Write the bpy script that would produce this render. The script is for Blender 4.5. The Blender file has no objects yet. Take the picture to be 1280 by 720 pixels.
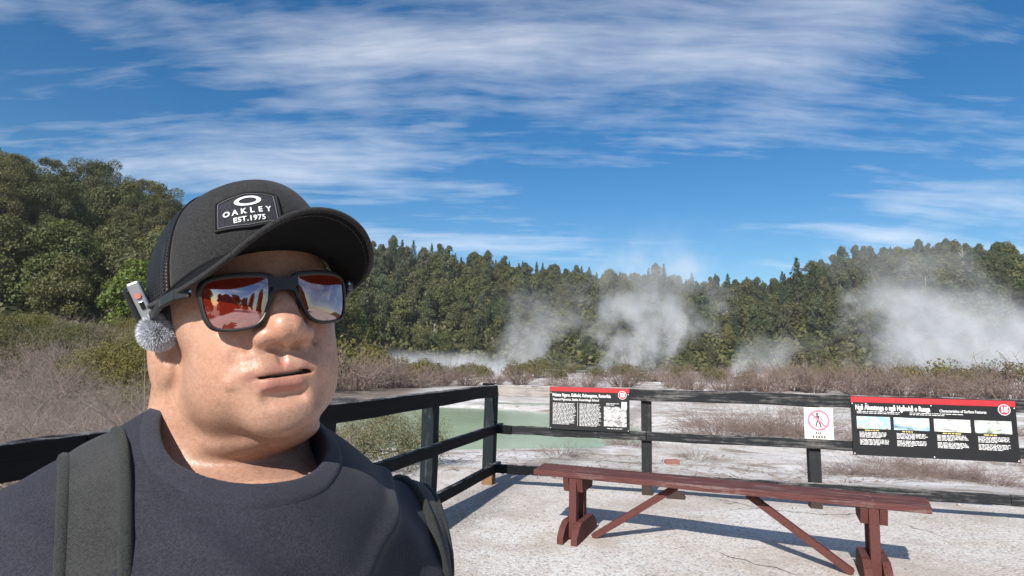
import bpy, bmesh, math, random
import numpy as np
from mathutils import Vector, Matrix, Euler, noise as mnoise
SC = bpy.context.scene
COL = SC.collection
PI = math.pi
def rad(a): return math.radians(a)

# ---------------------------------------------------------------- naming / linking helpers
def tag(o, label=None, cat=None, group=None, kind=None):
    if label: o['label'] = label
    if cat: o['category'] = cat
    if group: o['group'] = group
    if kind: o['kind'] = kind
    return o
def empty(name, loc=(0, 0, 0), rz=0.0):
    o = bpy.data.objects.new(name, None); COL.objects.link(o)
    o.location = loc; o.rotation_euler = (0, 0, rz); o.empty_display_size = .1
    return o
def link(name, me, mat=None, parent=None, smooth=False):
    if mat is not None:
        if isinstance(mat, (list, tuple)):
            for m in mat: me.materials.append(m)
        else: me.materials.append(mat)
    if smooth: me.polygons.foreach_set('use_smooth', [True] * len(me.polygons))
    o = bpy.data.objects.new(name, me); COL.objects.link(o)
    if parent: o.parent = parent
    return o
def mesh_np(name, V, F, mat=None, parent=None, smooth=False):
    """V (n,3); F (m,k) integer array of equal sized faces or list of arrays"""
    V = np.asarray(V, np.float32)
    Fs = F if isinstance(F, list) else [F]
    Fs = [np.asarray(f, np.int32) for f in Fs if len(f)]
    me = bpy.data.meshes.new(name)
    me.vertices.add(len(V)); me.vertices.foreach_set('co', V.ravel())
    nl = sum(f.size for f in Fs); npl = sum(len(f) for f in Fs)
    me.loops.add(nl); me.loops.foreach_set('vertex_index', np.concatenate([f.ravel() for f in Fs]))
    me.polygons.add(npl)
    tot = np.concatenate([np.full(len(f), f.shape[1], np.int32) for f in Fs])
    st = np.concatenate([[0], np.cumsum(tot)[:-1]]).astype(np.int32)
    me.polygons.foreach_set('loop_start', st); me.polygons.foreach_set('loop_total', tot)
    me.update(calc_edges=True); me.validate()
    return link(name, me, mat, parent, smooth)
def set_attr(me, name, arr, dom='POINT'):
    a = me.attributes.new(name, 'FLOAT_COLOR', dom)
    arr = np.asarray(arr, np.float32)
    if arr.shape[1] == 3: arr = np.hstack([arr, np.ones((len(arr), 1), np.float32)])
    a.data.foreach_set('color', arr.ravel())
def copy_tree(o, parent=None):
    c = o.copy(); COL.objects.link(c)
    if parent: c.parent = parent
    for ch in [x for x in o.children]: copy_tree(ch, c)
    return c

class MB:
    """collects simple solids into one mesh"""
    def __init__(s): s.V = []; s.F = []; s.n = 0
    def add(s, V, F):
        s.V += [tuple(v) for v in V]; s.F += [tuple(i + s.n for i in f) for f in F]; s.n += len(V)
    def hexa(s, P):       # 8 pts: bottom 4 ccw, top 4 ccw
        s.add(P, [(3, 2, 1, 0), (4, 5, 6, 7), (0, 1, 5, 4), (1, 2, 6, 5), (2, 3, 7, 6), (3, 0, 4, 7)])
    def box(s, c, d, M=None):
        x, y, z = d[0] / 2, d[1] / 2, d[2] / 2
        P = [Vector(p) for p in ((-x, -y, -z), (x, -y, -z), (x, y, -z), (-x, y, -z), (-x, -y, z), (x, -y, z), (x, y, z), (-x, y, z))]
        if M is not None: P = [M @ p for p in P]
        s.hexa([p + Vector(c) for p in P])
    def beam(s, a, b, w, h, up=(0, 0, 1), n=1, wob=0.0, rnd=None):
        """rectangular plank from a to b, w sideways, h along up; n pieces so wobble can bend it a little"""
        a = Vector(a); b = Vector(b); t = (b - a).normalized(); up = Vector(up)
        sd = t.cross(up).normalized(); u = sd.cross(t).normalized()
        rings = []
        for i in range(n + 1):
            p = a.lerp(b, i / n)
            if rnd and 0 < i < n: p = p + u * rnd.uniform(-wob, wob) + sd * rnd.uniform(-wob, wob)
            jw = (lambda: rnd.uniform(-wob, wob) * .6) if rnd else (lambda: 0)
            rings.append([p + sd * (sx * w / 2 + jw()) + u * (uz * h / 2 + jw()) for sx, uz in ((-1, -1), (1, -1), (1, 1), (-1, 1))])
        V = [q for r in rings for q in r]; F = [(0, 1, 2, 3), tuple(4 * n + k for k in (3, 2, 1, 0))]
        for i in range(n):
            for k in range(4):
                k2 = (k + 1) % 4
                F.append((4 * i + k2, 4 * i + k, 4 * i + 4 + k, 4 * i + 4 + k2))
        s.add(V, F)
    def tube(s, pts, rs, k=6, cap=True):
        pts = [Vector(p) for p in pts]; n = len(pts); V = []; F = []
        ref = Vector((.31, .2, .93))
        for i, p in enumerate(pts):
            t = (pts[min(i + 1, n - 1)] - pts[max(i - 1, 0)]).normalized()
            if abs(t.dot(ref)) > .95: ref = Vector((.9, .3, .1))
            a = t.cross(ref).normalized(); b = t.cross(a)
            r = rs[i] if hasattr(rs, '__len__') else rs
            for j in range(k):
                th = 2 * PI * j / k
                V.append(p + (a * math.cos(th) + b * math.sin(th)) * r)
        for i in range(n - 1):
            for j in range(k):
                j2 = (j + 1) % k
                F.append((i * k + j, i * k + j2, i * k + k + j2, i * k + k + j))
        if cap: F.append(tuple(range(k - 1, -1, -1))); F.append(tuple((n - 1) * k + j for j in range(k)))
        s.add(V, F)
    def build(s, name, mat=None, parent=None, bevel=0.0, smooth=False, seg=2):
        me = bpy.data.meshes.new(name); me.from_pydata(s.V, [], s.F); me.update()
        o = link(name, me, mat, parent, smooth)
        if bevel:
            m = o.modifiers.new('Bevel', 'BEVEL'); m.width = bevel; m.segments = seg; m.limit_method = 'ANGLE'; m.angle_limit = rad(40)
        return o

# ---------------------------------------------------------------- node helpers
class NT:
    def __init__(s, name):
        s.m = bpy.data.materials.new(name); s.m.use_nodes = True; s.t = s.m.node_tree
        s.t.nodes.clear(); s.out = s.t.nodes.new('ShaderNodeOutputMaterial'); s._tc = None
    def n(s, typ, inp=None, **kw):
        nd = s.t.nodes.new(typ)
        for k, v in kw.items(): setattr(nd, k, v)
        for k, v in (inp or {}).items(): s.set(nd.inputs[k], v)
        return nd
    def set(s, sock, v):
        if isinstance(v, bpy.types.NodeSocket): s.t.links.new(v, sock)
        elif hasattr(v, 'outputs'): s.t.links.new(v.outputs[0], sock)
        else:
            if hasattr(sock.default_value, '__len__') and len(sock.default_value) == 4 and len(v) == 3: v = (*v, 1)
            sock.default_value = v
    def tc(s, which='Object'):
        if s._tc is None: s._tc = s.t.nodes.new('ShaderNodeTexCoord')
        return s._tc.outputs[which]
    def pos(s): return s.n('ShaderNodeNewGeometry').outputs['Position']
    def map(s, v, scale=(1, 1, 1), rot=(0, 0, 0), loc=(0, 0, 0)):
        return s.n('ShaderNodeMapping', {'Vector': v, 'Scale': scale, 'Rotation': rot, 'Location': loc}).outputs[0]
    def noise(s, v, scale=5, detail=4, rough=.55, dist=0, out=0):
        nd = s.n('ShaderNodeTexNoise', {'Vector': v, 'Scale': scale, 'Detail': detail, 'Roughness': rough, 'Distortion': dist})
        return nd.outputs[out]
    def vor(s, v, scale=5, feature='F1', out=0, rnd=1.0):
        nd = s.n('ShaderNodeTexVoronoi', {'Vector': v, 'Scale': scale, 'Randomness': rnd}, feature=feature)
        return nd.outputs[out]
    def ramp(s, f, stops, interp='LINEAR'):
        nd = s.n('ShaderNodeValToRGB', {'Fac': f}); cr = nd.color_ramp; cr.interpolation = interp
        while len(cr.elements) < len(stops): cr.elements.new(.5)
        for e, (p, c) in zip(cr.elements, stops):
            e.position = p; e.color = (c, c, c, 1) if not hasattr(c, '__len__') else (*c[:3], 1)
        return nd.outputs[0]
    def mix(s, f, a, b, mode='MIX'):
        nd = s.n('ShaderNodeMix', data_type='RGBA', blend_type=mode)
        s.set(nd.inputs[0], f); s.set(nd.inputs[6], a); s.set(nd.inputs[7], b)
        return nd.outputs[2]
    def math(s, op, a, b=0.0, c=0.0, clamp=False):
        nd = s.n('ShaderNodeMath', operation=op, use_clamp=clamp)
        s.set(nd.inputs[0], a); s.set(nd.inputs[1], b); s.set(nd.inputs[2], c)
        return nd.outputs[0]
    def bump(s, h, strength=.3, dist=.01, normal=None):
        i = {'Height': h, 'Strength': strength, 'Distance': dist}
        if normal is not None: i['Normal'] = normal
        return s.n('ShaderNodeBump', i).outputs[0]
    def attr(s, name, out='Color'): return s.n('ShaderNodeAttribute', attribute_name=name).outputs[out]
    def sep(s, c): return s.n('ShaderNodeSeparateColor', {'Color': c}).outputs
    def rnd(s): return s.n('ShaderNodeObjectInfo').outputs['Random']
    def bsdf(s, **kw):
        nd = s.n('ShaderNodeBsdfPrincipled')
        for k, v in kw.items(): s.set(nd.inputs[k.replace('_', ' ')], v)
        s.t.links.new(nd.outputs[0], s.out.inputs['Surface']); return nd
def plain(name, col, rough=.6, var=.15, vs=8, bump=0.0, bs=60, **kw):
    t = NT(name); v = t.tc()
    n = t.noise(v, vs, 5)
    c = t.mix(n, tuple(max(0, x * (1 - var)) for x in col), tuple(min(1, x * (1 + var)) for x in col))
    d = dict(Base_Color=c, Roughness=rough); d.update(kw)
    if bump: d['Normal'] = t.bump(t.noise(v, bs, 3), bump, .002)
    t.bsdf(**d); return t.m

def text_mesh(txt, size=1.0, align='CENTER', ext=0.0, space=1.0, bold=0.0):
    cu = bpy.data.curves.new('lettering', 'FONT'); cu.body = txt; cu.size = size; cu.align_x = align; cu.align_y = 'CENTER'
    cu.space_character = space; cu.resolution_u = 3; cu.offset = bold; cu.extrude = ext
    o = bpy.data.objects.new('lettering', cu); COL.objects.link(o)
    dg = bpy.context.evaluated_depsgraph_get(); me = bpy.data.meshes.new_from_object(o.evaluated_get(dg))
    bpy.data.objects.remove(o); bpy.data.curves.remove(cu)
    return me

# ---------------------------------------------------------------- camera, sun, sky
CAM_H = 1.45
cam = bpy.data.objects.new('camera', bpy.data.cameras.new('camera')); COL.objects.link(cam)
cam.data.sensor_width = 36; cam.data.lens = 36 * 757 / 1280
cam.data.clip_start = .02; cam.data.clip_end = 20000
cam.location = (0, 0, CAM_H)
cam.rotation_euler = (Matrix.Rotation(PI / 2 + math.atan(88 / 757), 3, 'X') @ Matrix.Rotation(rad(1.0), 3, 'Z')).to_euler()
SC.camera = cam
SUN_AZ, SUN_EL = rad(22), rad(34)          # sun stands behind the camera, to its left
sdir = Vector((-math.sin(SUN_AZ) * math.cos(SUN_EL), -math.cos(SUN_AZ) * math.cos(SUN_EL), math.sin(SUN_EL)))
sun = bpy.data.objects.new('sun', bpy.data.lights.new('sun', 'SUN')); COL.objects.link(sun)
sun.data.energy = 4.8; sun.data.angle = rad(.53); sun.data.color = (1, .955, .89)
sun.rotation_euler = sdir.to_track_quat('Z', 'Y').to_euler()
def make_world():
    w = bpy.data.worlds.new('World'); SC.world = w; w.use_nodes = True
    t = w.node_tree; t.nodes.clear()
    class WN(NT):
        def __init__(s): s.t = t; s._tc = None
    g = WN(); out = g.n('ShaderNodeOutputWorld')
    sky = g.n('ShaderNodeTexSky', sky_type='NISHITA')
    sky.sun_disc = False; sky.sun_elevation = SUN_EL; sky.sun_rotation = math.atan2(sdir.x, sdir.y)
    sky.altitude = 300; sky.air_density = 1.0; sky.dust_density = .35; sky.ozone_density = 2.2
    d = g.tc('Generated')
    s = g.n('ShaderNodeSeparateXYZ', {'Vector': d}).outputs
    zz = g.math('ADD', g.math('MAXIMUM', s[2], 0.0), .16)
    px = g.math('DIVIDE', s[0], zz); py = g.math('DIVIDE', s[1], zz)
    v = g.n('ShaderNodeCombineXYZ', {'X': px, 'Y': py, 'Z': 0.0}).outputs[0]
    warp = g.noise(v, 1.1, 3, .5, 0, 1)
    v2 = g.n('ShaderNodeVectorMath', {0: v, 1: g.n('ShaderNodeVectorMath', {0: warp, 1: (.22, .22, 0)}, operation='MULTIPLY').outputs[0]}, operation='ADD').outputs[0]
    streak = g.noise(g.map(v2, (.62, 2.9, 1), (0, 0, rad(52))), 1.25, 11, .62, .10)
    broad = g.noise(g.map(v, (1, 1, 1), (0, 0, 0), (3.1, 1.7, 0)), .62, 5, .6)
    fine = g.noise(g.map(v2, (.75, 3.6, 1), (0, 0, rad(-24))), 2.0, 10, .64, .1)
    low = g.ramp(s[2], [(.10, .05), (.42, 0)])                 # fewer clouds towards the hills
    a = g.ramp(g.math('SUBTRACT', g.math('ADD', g.math('MULTIPLY', streak, .62), g.math('MULTIPLY', broad, .58)), low), [(.565, 0), (.85, 1)])
    b = g.ramp(g.math('SUBTRACT', g.math('ADD', g.math('MULTIPLY', fine, .50), g.math('MULTIPLY', broad, .64)), low), [(.575, 0), (.84, .9)])
    m = g.math('MAXIMUM', a, b)
    m = g.math('MULTIPLY', m, .70, clamp=True)
    skyc = g.n('ShaderNodeHueSaturation', {'Saturation': 1.42, 'Value': 1.12, 'Color': sky}).outputs[0]
    col = g.mix(m, skyc, (12.6, 12.7, 13.0))
    bg = g.n('ShaderNodeBackground', {'Color': col, 'Strength': .074})
    t.links.new(bg.outputs[0], out.inputs['Surface'])
make_world()
SC.view_settings.view_transform = 'Standard'; SC.view_settings.look = 'None'
SC.view_settings.exposure = 0.45; SC.view_settings.gamma = 1.0; SC.view_settings.use_curve_mapping = False
SC.cycles.use_denoising = True
SC.cycles.max_bounces = 8; SC.cycles.transparent_max_bounces = 16; SC.cycles.volume_bounces = 3
SC.cycles.sample_clamp_indirect = 6.0
# ================================================================= TERRAIN, POND, LAKE
def fbm(x, y, f, seed=0, octv=4):
    r = np.random.RandomState(seed); o = np.zeros_like(x); a = 1.0; tot = 0
    for k in range(octv):
        for _ in range(3):
            th = r.uniform(0, 2 * PI); ph = r.uniform(0, 6.28); q = f * r.uniform(.7, 1.4)
            o += a * np.sin((x * math.cos(th) + y * math.sin(th)) * q + ph + 1.3 * np.sin((x * math.sin(th) - y * math.cos(th)) * q * .6 + ph * 2))
        tot += a * 3 ** .5; a *= .5; f *= 2.05
    return o / tot
FC = np.array([-.238, 7.233])                     # fence corner
FD_R = np.array([math.cos(rad(15.0)), -math.sin(rad(15.0))]); FD_L = np.array([-.286, -.958])
N_OUT = np.array([math.sin(rad(15.0)), math.cos(rad(15.0))])
def sst(a, b, x):
    t = np.clip((x - a) / (b - a), 0, 1); return t * t * (3 - 2 * t)
def pond_mask(x, y):
    """>0 inside the pond (metres, roughly)"""
    e = 1 - np.sqrt(((x + 3.4) / 6.6) ** 2 + ((y - 19.6) / 6.6) ** 2)
    e2 = 1 - np.sqrt(((x - .6) / 3.6) ** 2 + ((y - 18.2) / 3.9) ** 2)
    return np.maximum(e, e2 * .6) + .07 * fbm(x, y, .55, 5)
POND_Z = -.62
def ground_z(x, y):
    x = np.asarray(x, float); y = np.asarray(y, float)
    out = np.maximum((x - FC[0]) * N_OUT[0] + (y - FC[1]) * N_OUT[1], -((x - FC[0]) * (.958) + (y - FC[1]) * (-.286)))   # metres outside the railing
    z = -.42 * sst(.4, 5.0, out) - .30 * sst(8, 40, out) - .5 * sst(60, 140, out)
    rough = sst(.5, 4, out)
    z = z + rough * (.07 * fbm(x, y, 1.1, 1) + .10 * fbm(x, y, .35, 2)) * (1 - .6 * sst(80, 300, out)) + (1 - rough) * .012 * fbm(x, y, 1.5, 3)
    p = pond_mask(x, y)
    z = np.where(p > -.35, np.minimum(z, POND_Z + .02 - p * 1.1 + .05 * fbm(x, y, 1.7, 8)) * sst(-.35, -.12, p) + z * (1 - sst(-.35, -.12, p)), z)
    # the grassy bank left of the railing where the scrub stands
    z = z + .25 * sst(3.0, 8.0, -x - .0) * sst(3, 7, out) * sst(2, 12, 30 - y)
    z = z + 3.4 * sst(13, 60, y) * sst(.26, .5, -x / np.maximum(y, 1)) * (1 - sst(66, 95, y))
    return z
def grid_mesh(name, xs, ys, zf, mat):
    X, Y = np.meshgrid(xs, ys, indexing='ij'); Z = zf(X, Y)
    V = np.stack([X, Y, Z], -1).reshape(-1, 3); nx, ny = len(xs), len(ys)
    idx = np.arange(nx * ny).reshape(nx, ny)
    F = np.stack([idx[:-1, :-1], idx[1:, :-1], idx[1:, 1:], idx[:-1, 1:]], -1).reshape(-1, 4)
    return mesh_np(name, V, F, mat, None, True)
def prog(a, n, first, r):
    o = [a]; s = first
    for _ in range(n): o.append(o[-1] + s); s *= r
    return o
def ground_material():
    t = NT('silica_ground'); v = t.pos()
    s = t.n('ShaderNodeSeparateXYZ', {'Vector': v}).outputs
    big = t.noise(v, .32, 5, .6); mid = t.noise(v, 1.6, 6, .62); fine = t.noise(v, 38, 4, .75); fine2 = t.noise(v, 95, 3, .8)
    speck = t.vor(v, 55); speck2 = t.vor(v, 130)
    c = t.mix(t.ramp(big, [(.38, 0), (.62, 1)]), (.58, .535, .49), (.68, .65, .615))
    c = t.mix(t.ramp(mid, [(.48, 0), (.70, .75)]), c, (.45, .375, .30))           # tan stains
    c = t.mix(t.ramp(t.noise(v, .55, 6, .65, .6), [(.55, 0), (.68, .85)]), c, (.66, .65, .635))  # white sinter
    c = t.mix(t.ramp(t.noise(t.map(v, loc=(7, 3, 0)), .9, 6, .6), [(.60, 0), (.74, .6)]), c, (.36, .28, .225))
    # gravel grains: dark, pale and pinkish chips
    grain = t.n('ShaderNodeTexVoronoi', {'Vector': v, 'Scale': 62.0}, feature='F1').outputs['Color']
    g = t.sep(grain)
    c = t.mix(t.ramp(g[0], [(.10, .55), (.32, 0)]), c, (.16, .145, .13))
    c = t.mix(t.ramp(g[1], [(.74, 0), (.95, .55)]), c, (.80, .78, .75))
    c = t.mix(t.ramp(g[2], [(.82, 0), (.98, .35)]), c, (.50, .36, .30))
    c = t.mix(t.math('MULTIPLY', t.ramp(fine2, [(.3, 1), (.5, 0)]), .35), c, (.20, .18, .165))
    # far flats turn greyer and browner with low dead scrub
    outz = t.math('ADD', t.math('MULTIPLY', t.math('SUBTRACT', s[0], FC[0]), N_OUT[0]), t.math('MULTIPLY', t.math('SUBTRACT', s[1], FC[1]), N_OUT[1]))
    crust = t.math('MULTIPLY', t.ramp(t.math('DIVIDE', outz, 10.0), [(.03, 0), (.12, 1)]), t.ramp(t.noise(t.map(v, (.8, 1.6, 1), loc=(4, 0, 0)), .75, 7, .68, .5), [(.50, 0), (.60, .85)]))
    c = t.mix(crust, c, t.mix(t.noise(v, 5, 5, .7), (.17, .12, .09), (.36, .285, .225)))
    wh = t.math('MULTIPLY', t.ramp(t.math('DIVIDE', outz, 10.0), [(.03, 0), (.12, 1)]), t.ramp(t.noise(t.map(v, loc=(1, 5, 0)), .5, 6, .65, .4), [(.50, 0), (.60, .8)]))
    c = t.mix(wh, c, (.74, .72, .70))
    far = t.ramp(t.math('DIVIDE', s[1], 100.0), [(.22, 0), (.6, 1)])
    scr = t.ramp(t.noise(t.map(v, (1, .5, 1)), .22, 7, .68), [(.46, 0), (.58, .8)])
    c = t.mix(t.math('MULTIPLY', far, scr), c, (.20, .16, .13))
    c = t.mix(t.ramp(t.math('DIVIDE', s[1], 500.0), [(.28, 0), (.45, 1)]), c, (.05, .055, .03))
    # leaf litter and dead stalks on the bank left of the railing
    lit = t.math('MULTIPLY', t.ramp(t.math('DIVIDE', s[0], -10.0), [(.42, 0), (.62, 1)]), t.ramp(t.math('DIVIDE', s[1], 100.0), [(.03, 1), (.9, 1)]))
    lc = t.mix(t.noise(v, 3.0, 6, .7), (.10, .075, .055), (.24, .195, .155))
    c = t.mix(t.math('MULTIPLY', lit, t.ramp(t.noise(v, .7, 4), [(.25, .6), (.5, 1)])), c, lc)
    # darker speckled tone along the foot of the black railing and in a few other patches
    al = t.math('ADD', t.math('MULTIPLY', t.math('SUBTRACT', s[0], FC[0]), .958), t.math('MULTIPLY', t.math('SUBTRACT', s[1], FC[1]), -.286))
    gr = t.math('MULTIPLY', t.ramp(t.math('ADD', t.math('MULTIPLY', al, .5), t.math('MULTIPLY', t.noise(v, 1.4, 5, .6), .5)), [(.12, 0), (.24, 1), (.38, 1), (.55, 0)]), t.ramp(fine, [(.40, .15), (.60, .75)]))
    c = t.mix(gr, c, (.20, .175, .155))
    pk = t.math('MULTIPLY', t.ramp(t.noise(t.map(v, loc=(2, 9, 0)), .8, 5, .6, .4), [(.50, 0), (.64, .6)]), t.ramp(t.math('DIVIDE', s[1], 10.0), [(.68, 1), (.85, .2)]))
    c = t.mix(pk, c, (.40, .33, .28))
    # cracks
    crk = t.n('ShaderNodeTexVoronoi', {'Vector': t.n('ShaderNodeVectorMath', {0: v, 1: t.n('ShaderNodeVectorMath', {0: t.noise(v, 1.3, 4, .6, 0, 1), 1: (.7, .7, .7)}, operation='MULTIPLY').outputs[0]}, operation='ADD').outputs[0], 'Scale': .42}, feature='DISTANCE_TO_EDGE').outputs[0]
    ck = t.math('MULTIPLY', t.ramp(crk, [(.002, 1), (.007, 0)]), t.ramp(t.noise(v, .5, 2), [(.52, 0), (.6, .8)]))
    c = t.mix(ck, c, (.10, .085, .07))
    h = t.math('ADD', t.math('MULTIPLY', t.math('SUBTRACT', 1.0, speck), .7), t.math('ADD', t.math('MULTIPLY', fine, .8), t.math('MULTIPLY', mid, 1.0)))
    h = t.math('SUBTRACT', h, ck)
    t.bsdf(Base_Color=c, Roughness=.92, Specular_IOR_Level=.15, Normal=t.bump(h, .55, .012))
    return t.m
xs = sorted(set([round(-x, 3) for x in prog(0, 62, .22, 1.135)] + [round(x, 3) for x in prog(0, 62, .22, 1.135)]))
ys = [round(-y, 3) for y in prog(.6, 34, .5, 1.25)][::-1] + [round(y, 3) for y in prog(0, 150, .16, 1.012)] 
ys = ys + prog(ys[-1], 42, 1.1, 1.16)
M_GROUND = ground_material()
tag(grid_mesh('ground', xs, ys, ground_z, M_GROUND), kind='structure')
# milky green pool
t = NT('pond_water'); v = t.pos()
c = t.mix(t.ramp(t.noise(v, .25, 4), [(.35, 0), (.65, 1)]), (.38, .50, .34), (.50, .60, .43))
c = t.mix(t.ramp(t.noise(t.map(v, (.5, 2.2, 1)), .6, 5, .6), [(.62, 0), (.8, .5)]), c, (.48, .56, .47))
wv = t.math('ADD', t.noise(t.map(v, (1, 1.7, 1)), 3.2, 3), t.math('MULTIPLY', t.noise(v, 11, 2), .3))
t.bsdf(Base_Color=c, Roughness=.09, Specular_IOR_Level=.5, Normal=t.bump(wv, .16, .03))
mb = MB(); mb.add([(-16, 11, POND_Z), (6.5, 11, POND_Z), (6.5, 29, POND_Z), (-16, 29, POND_Z)], [(0, 1, 2, 3)])
tag(mb.build('water', t.m), kind='structure')
# steaming lake on the far flats
t = NT('lake_water'); v = t.pos()
t.bsdf(Base_Color=(.20, .25, .27), Roughness=.12, Normal=t.bump(t.noise(v, .8, 3), .1, .05))
bm = bmesh.new(); LZ = -1.02
ring = [bm.verts.new((-20 + 46 * math.cos(a) * (1 + .12 * math.sin(3 * a)), 118 + 22 * math.sin(a) * (1 + .1 * math.cos(5 * a)), LZ)) for a in [2 * PI * k / 48 for k in range(48)]]
bm.faces.new(ring); me = bpy.data.meshes.new('water'); bm.to_mesh(me); bm.free()
tag(link('water', me, t.m), kind='structure')
# ================================================================= RAILINGS, BENCH, SIGNS
def wood_mat(name, ang, dark, worn, amount, pale=None, rough=.8, spec=.22):
    """painted timber, grain along the direction ang (world), paint worn through along the grain"""
    t = NT(name); v = t.pos()
    g = t.map(v, (1, 1, 1), (0, 0, -ang)); gl = t.map(g, (1.3, 26, 26)); gs = t.map(g, (4, 90, 90))
    n1 = t.noise(gl, 1.6, 5, .6); n2 = t.noise(gs, 2.0, 3, .6); big = t.noise(t.map(g, (.9, 3, 3)), 1.7, 5, .65); blot = t.noise(v, 14, 5, .65)
    c = t.mix(t.ramp(n2, [(.35, 0), (.7, 1)]), tuple(x * .7 for x in dark), tuple(x * 1.35 for x in dark))
    w = t.math('ADD', t.math('MULTIPLY', n1, .55), t.math('ADD', t.math('MULTIPLY', big, .45), t.math('MULTIPLY', blot, .18)))
    m = t.ramp(w, [(.72 - amount, 0), (.86 - amount, 1)])
    wc = t.mix(n2, tuple(x * .65 for x in worn), tuple(min(1, x * 1.3) for x in worn))
    c = t.mix(m, c, wc)
    if pale:
        up = t.n('ShaderNodeSeparateXYZ', {'Vector': t.n('ShaderNodeNewGeometry').outputs['Normal']}).outputs[2]
        lich = t.math('MULTIPLY', t.ramp(up, [(.5, 0), (.9, 1)]), t.ramp(t.noise(v, 9, 6, .7), [(.42, 0), (.60, .8)]))
        c = t.mix(lich, c, pale)
    crack = t.ramp(t.noise(t.map(g, (2, 60, 60)), 1.2, 2, .5), [(.27, 1), (.34, 0)])
    c = t.mix(t.math('MULTIPLY', crack, .8), c, (.012, .011, .010))
    h = t.math('SUBTRACT', t.math('ADD', t.math('MULTIPLY', n2, .5), t.math('MULTIPLY', m, -.3)), crack)
    t.bsdf(Base_Color=c, Roughness=rough, Specular_IOR_Level=spec, Normal=t.bump(h, .45, .004)); return t.m
def post_mat(name, dark, worn, base):
    t = NT(name); v = t.pos()
    gl = t.map(v, (22, 22, 1.2)); n1 = t.noise(gl, 1.5, 5, .6); n2 = t.noise(t.map(v, (80, 80, 4)), 2, 3); blot = t.noise(v, 9, 5, .7)
    z = t.n('ShaderNodeSeparateXYZ', {'Vector': v}).outputs[2]
    c = t.mix(n2, tuple(x * .6 for x in dark), tuple(x * 1.4 for x in dark))
    m = t.ramp(t.math('ADD', t.math('MULTIPLY', n1, .5), t.math('MULTIPLY', blot, .5)), [(.54, 0), (.68, .8)])
    c = t.mix(m, c, worn)
    b = t.ramp(t.math('ADD', z, t.math('MULTIPLY', blot, .12)), [(.14, 1), (.24, 0)])
    c = t.mix(b, c, t.mix(n1, tuple(x * .6 for x in base), base))
    t.bsdf(Base_Color=c, Roughness=.85, Specular_IOR_Level=.25, Normal=t.bump(t.math('ADD', n2, t.math('MULTIPLY', m, -.4)), .4, .004)); return t.m
rr = random.Random(4)
C3 = Vector((FC[0], FC[1], 0))
DR = Vector((math.cos(rad(13.8)), -math.sin(rad(13.8)), 0)); NR = Vector((-math.sin(rad(13.8)), -math.cos(rad(13.8)), 0))   # along / towards the viewer
DL = Vector((-.286, -.958, 0)); NL = Vector((.958, -.286, 0))
M_RAIL_L = wood_mat('black_rail_paint', math.atan2(DL.y, DL.x), (.007, .0075, .0085), (.07, .07, .07), .01, (.26, .25, .24), .7, .12)
M_RAIL_R = wood_mat('weathered_rail_paint', math.atan2(DR.y, DR.x), (.018, .020, .022), (.17, .16, .15), .13, (.42, .40, .37))
M_RAIL_P = wood_mat('bare_grey_rail', math.atan2(DR.y, DR.x), (.14, .125, .11), (.36, .33, .30), .30, (.5, .48, .45))
M_POST_L = post_mat('post_paint', (.010, .016, .020), (.07, .08, .08), (.26, .14, .07))
M_POST_R = post_mat('worn_post_paint', (.022, .023, .024), (.11, .10, .095), (.06, .042, .034))
def fence_post(mb, p, top, w=.12, twist=0.0, lean=(0, 0), bot=-.35):
    a = Vector((p.x, p.y, bot)); b = Vector((p.x + lean[0], p.y + lean[1], top))
    mb.beam(a, b, w, w * .92, up=(math.cos(twist), math.sin(twist), 0), n=5, wob=.003, rnd=rr)
RAILS = ((1.078, .125), (.637, .096), (.20, .100))
# ---- the black railing that comes towards the viewer on the left
fl = empty('railing_fence', C3)
tag(fl, 'black post and rail fence that runs from the corner post behind the man', 'fence')
def loc(o, p): return p - C3
for k in range(6):
    p = DL * (1.70 * k) + (Vector((0, 0, 0)) if k else Vector((0, 0, 0)))
    mb = MB(); fence_post(mb, p, 1.085 if k else 1.125, .125 if k else .13, rr.uniform(-.1, .1) + 1.28, (.02 if k == 0 else rr.uniform(-.02, .02), 0))
    mb.build('post', M_POST_L, fl, bevel=.006)
for i, (zc, hh) in enumerate(RAILS):
    segs = ((-.10, 5.1), (5.1, 9.4)) if i != 1 else ((-.16, 3.4), (3.4, 9.4))
    for a, b in segs:
        mb = MB(); off = NL * (.0975 if i else .085)
        mb.beam(DL * a + off + Vector((0, 0, zc)), DL * (b - .006) + off + Vector((0, 0, zc)), .055 if i else .085, hh, n=12, wob=.004, rnd=rr)
        mb.build('rail', M_RAIL_L, fl, bevel=.006)
mb = MB(); mb.beam(DL * -.02 + NR * .02 + Vector((0, 0, 1.1425)), DL * .06 + Vector((0, 0, 1.1425)), .15, .03, n=1); 
mb.build('post_cap', M_RAIL_L, fl, bevel=.004)
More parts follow.
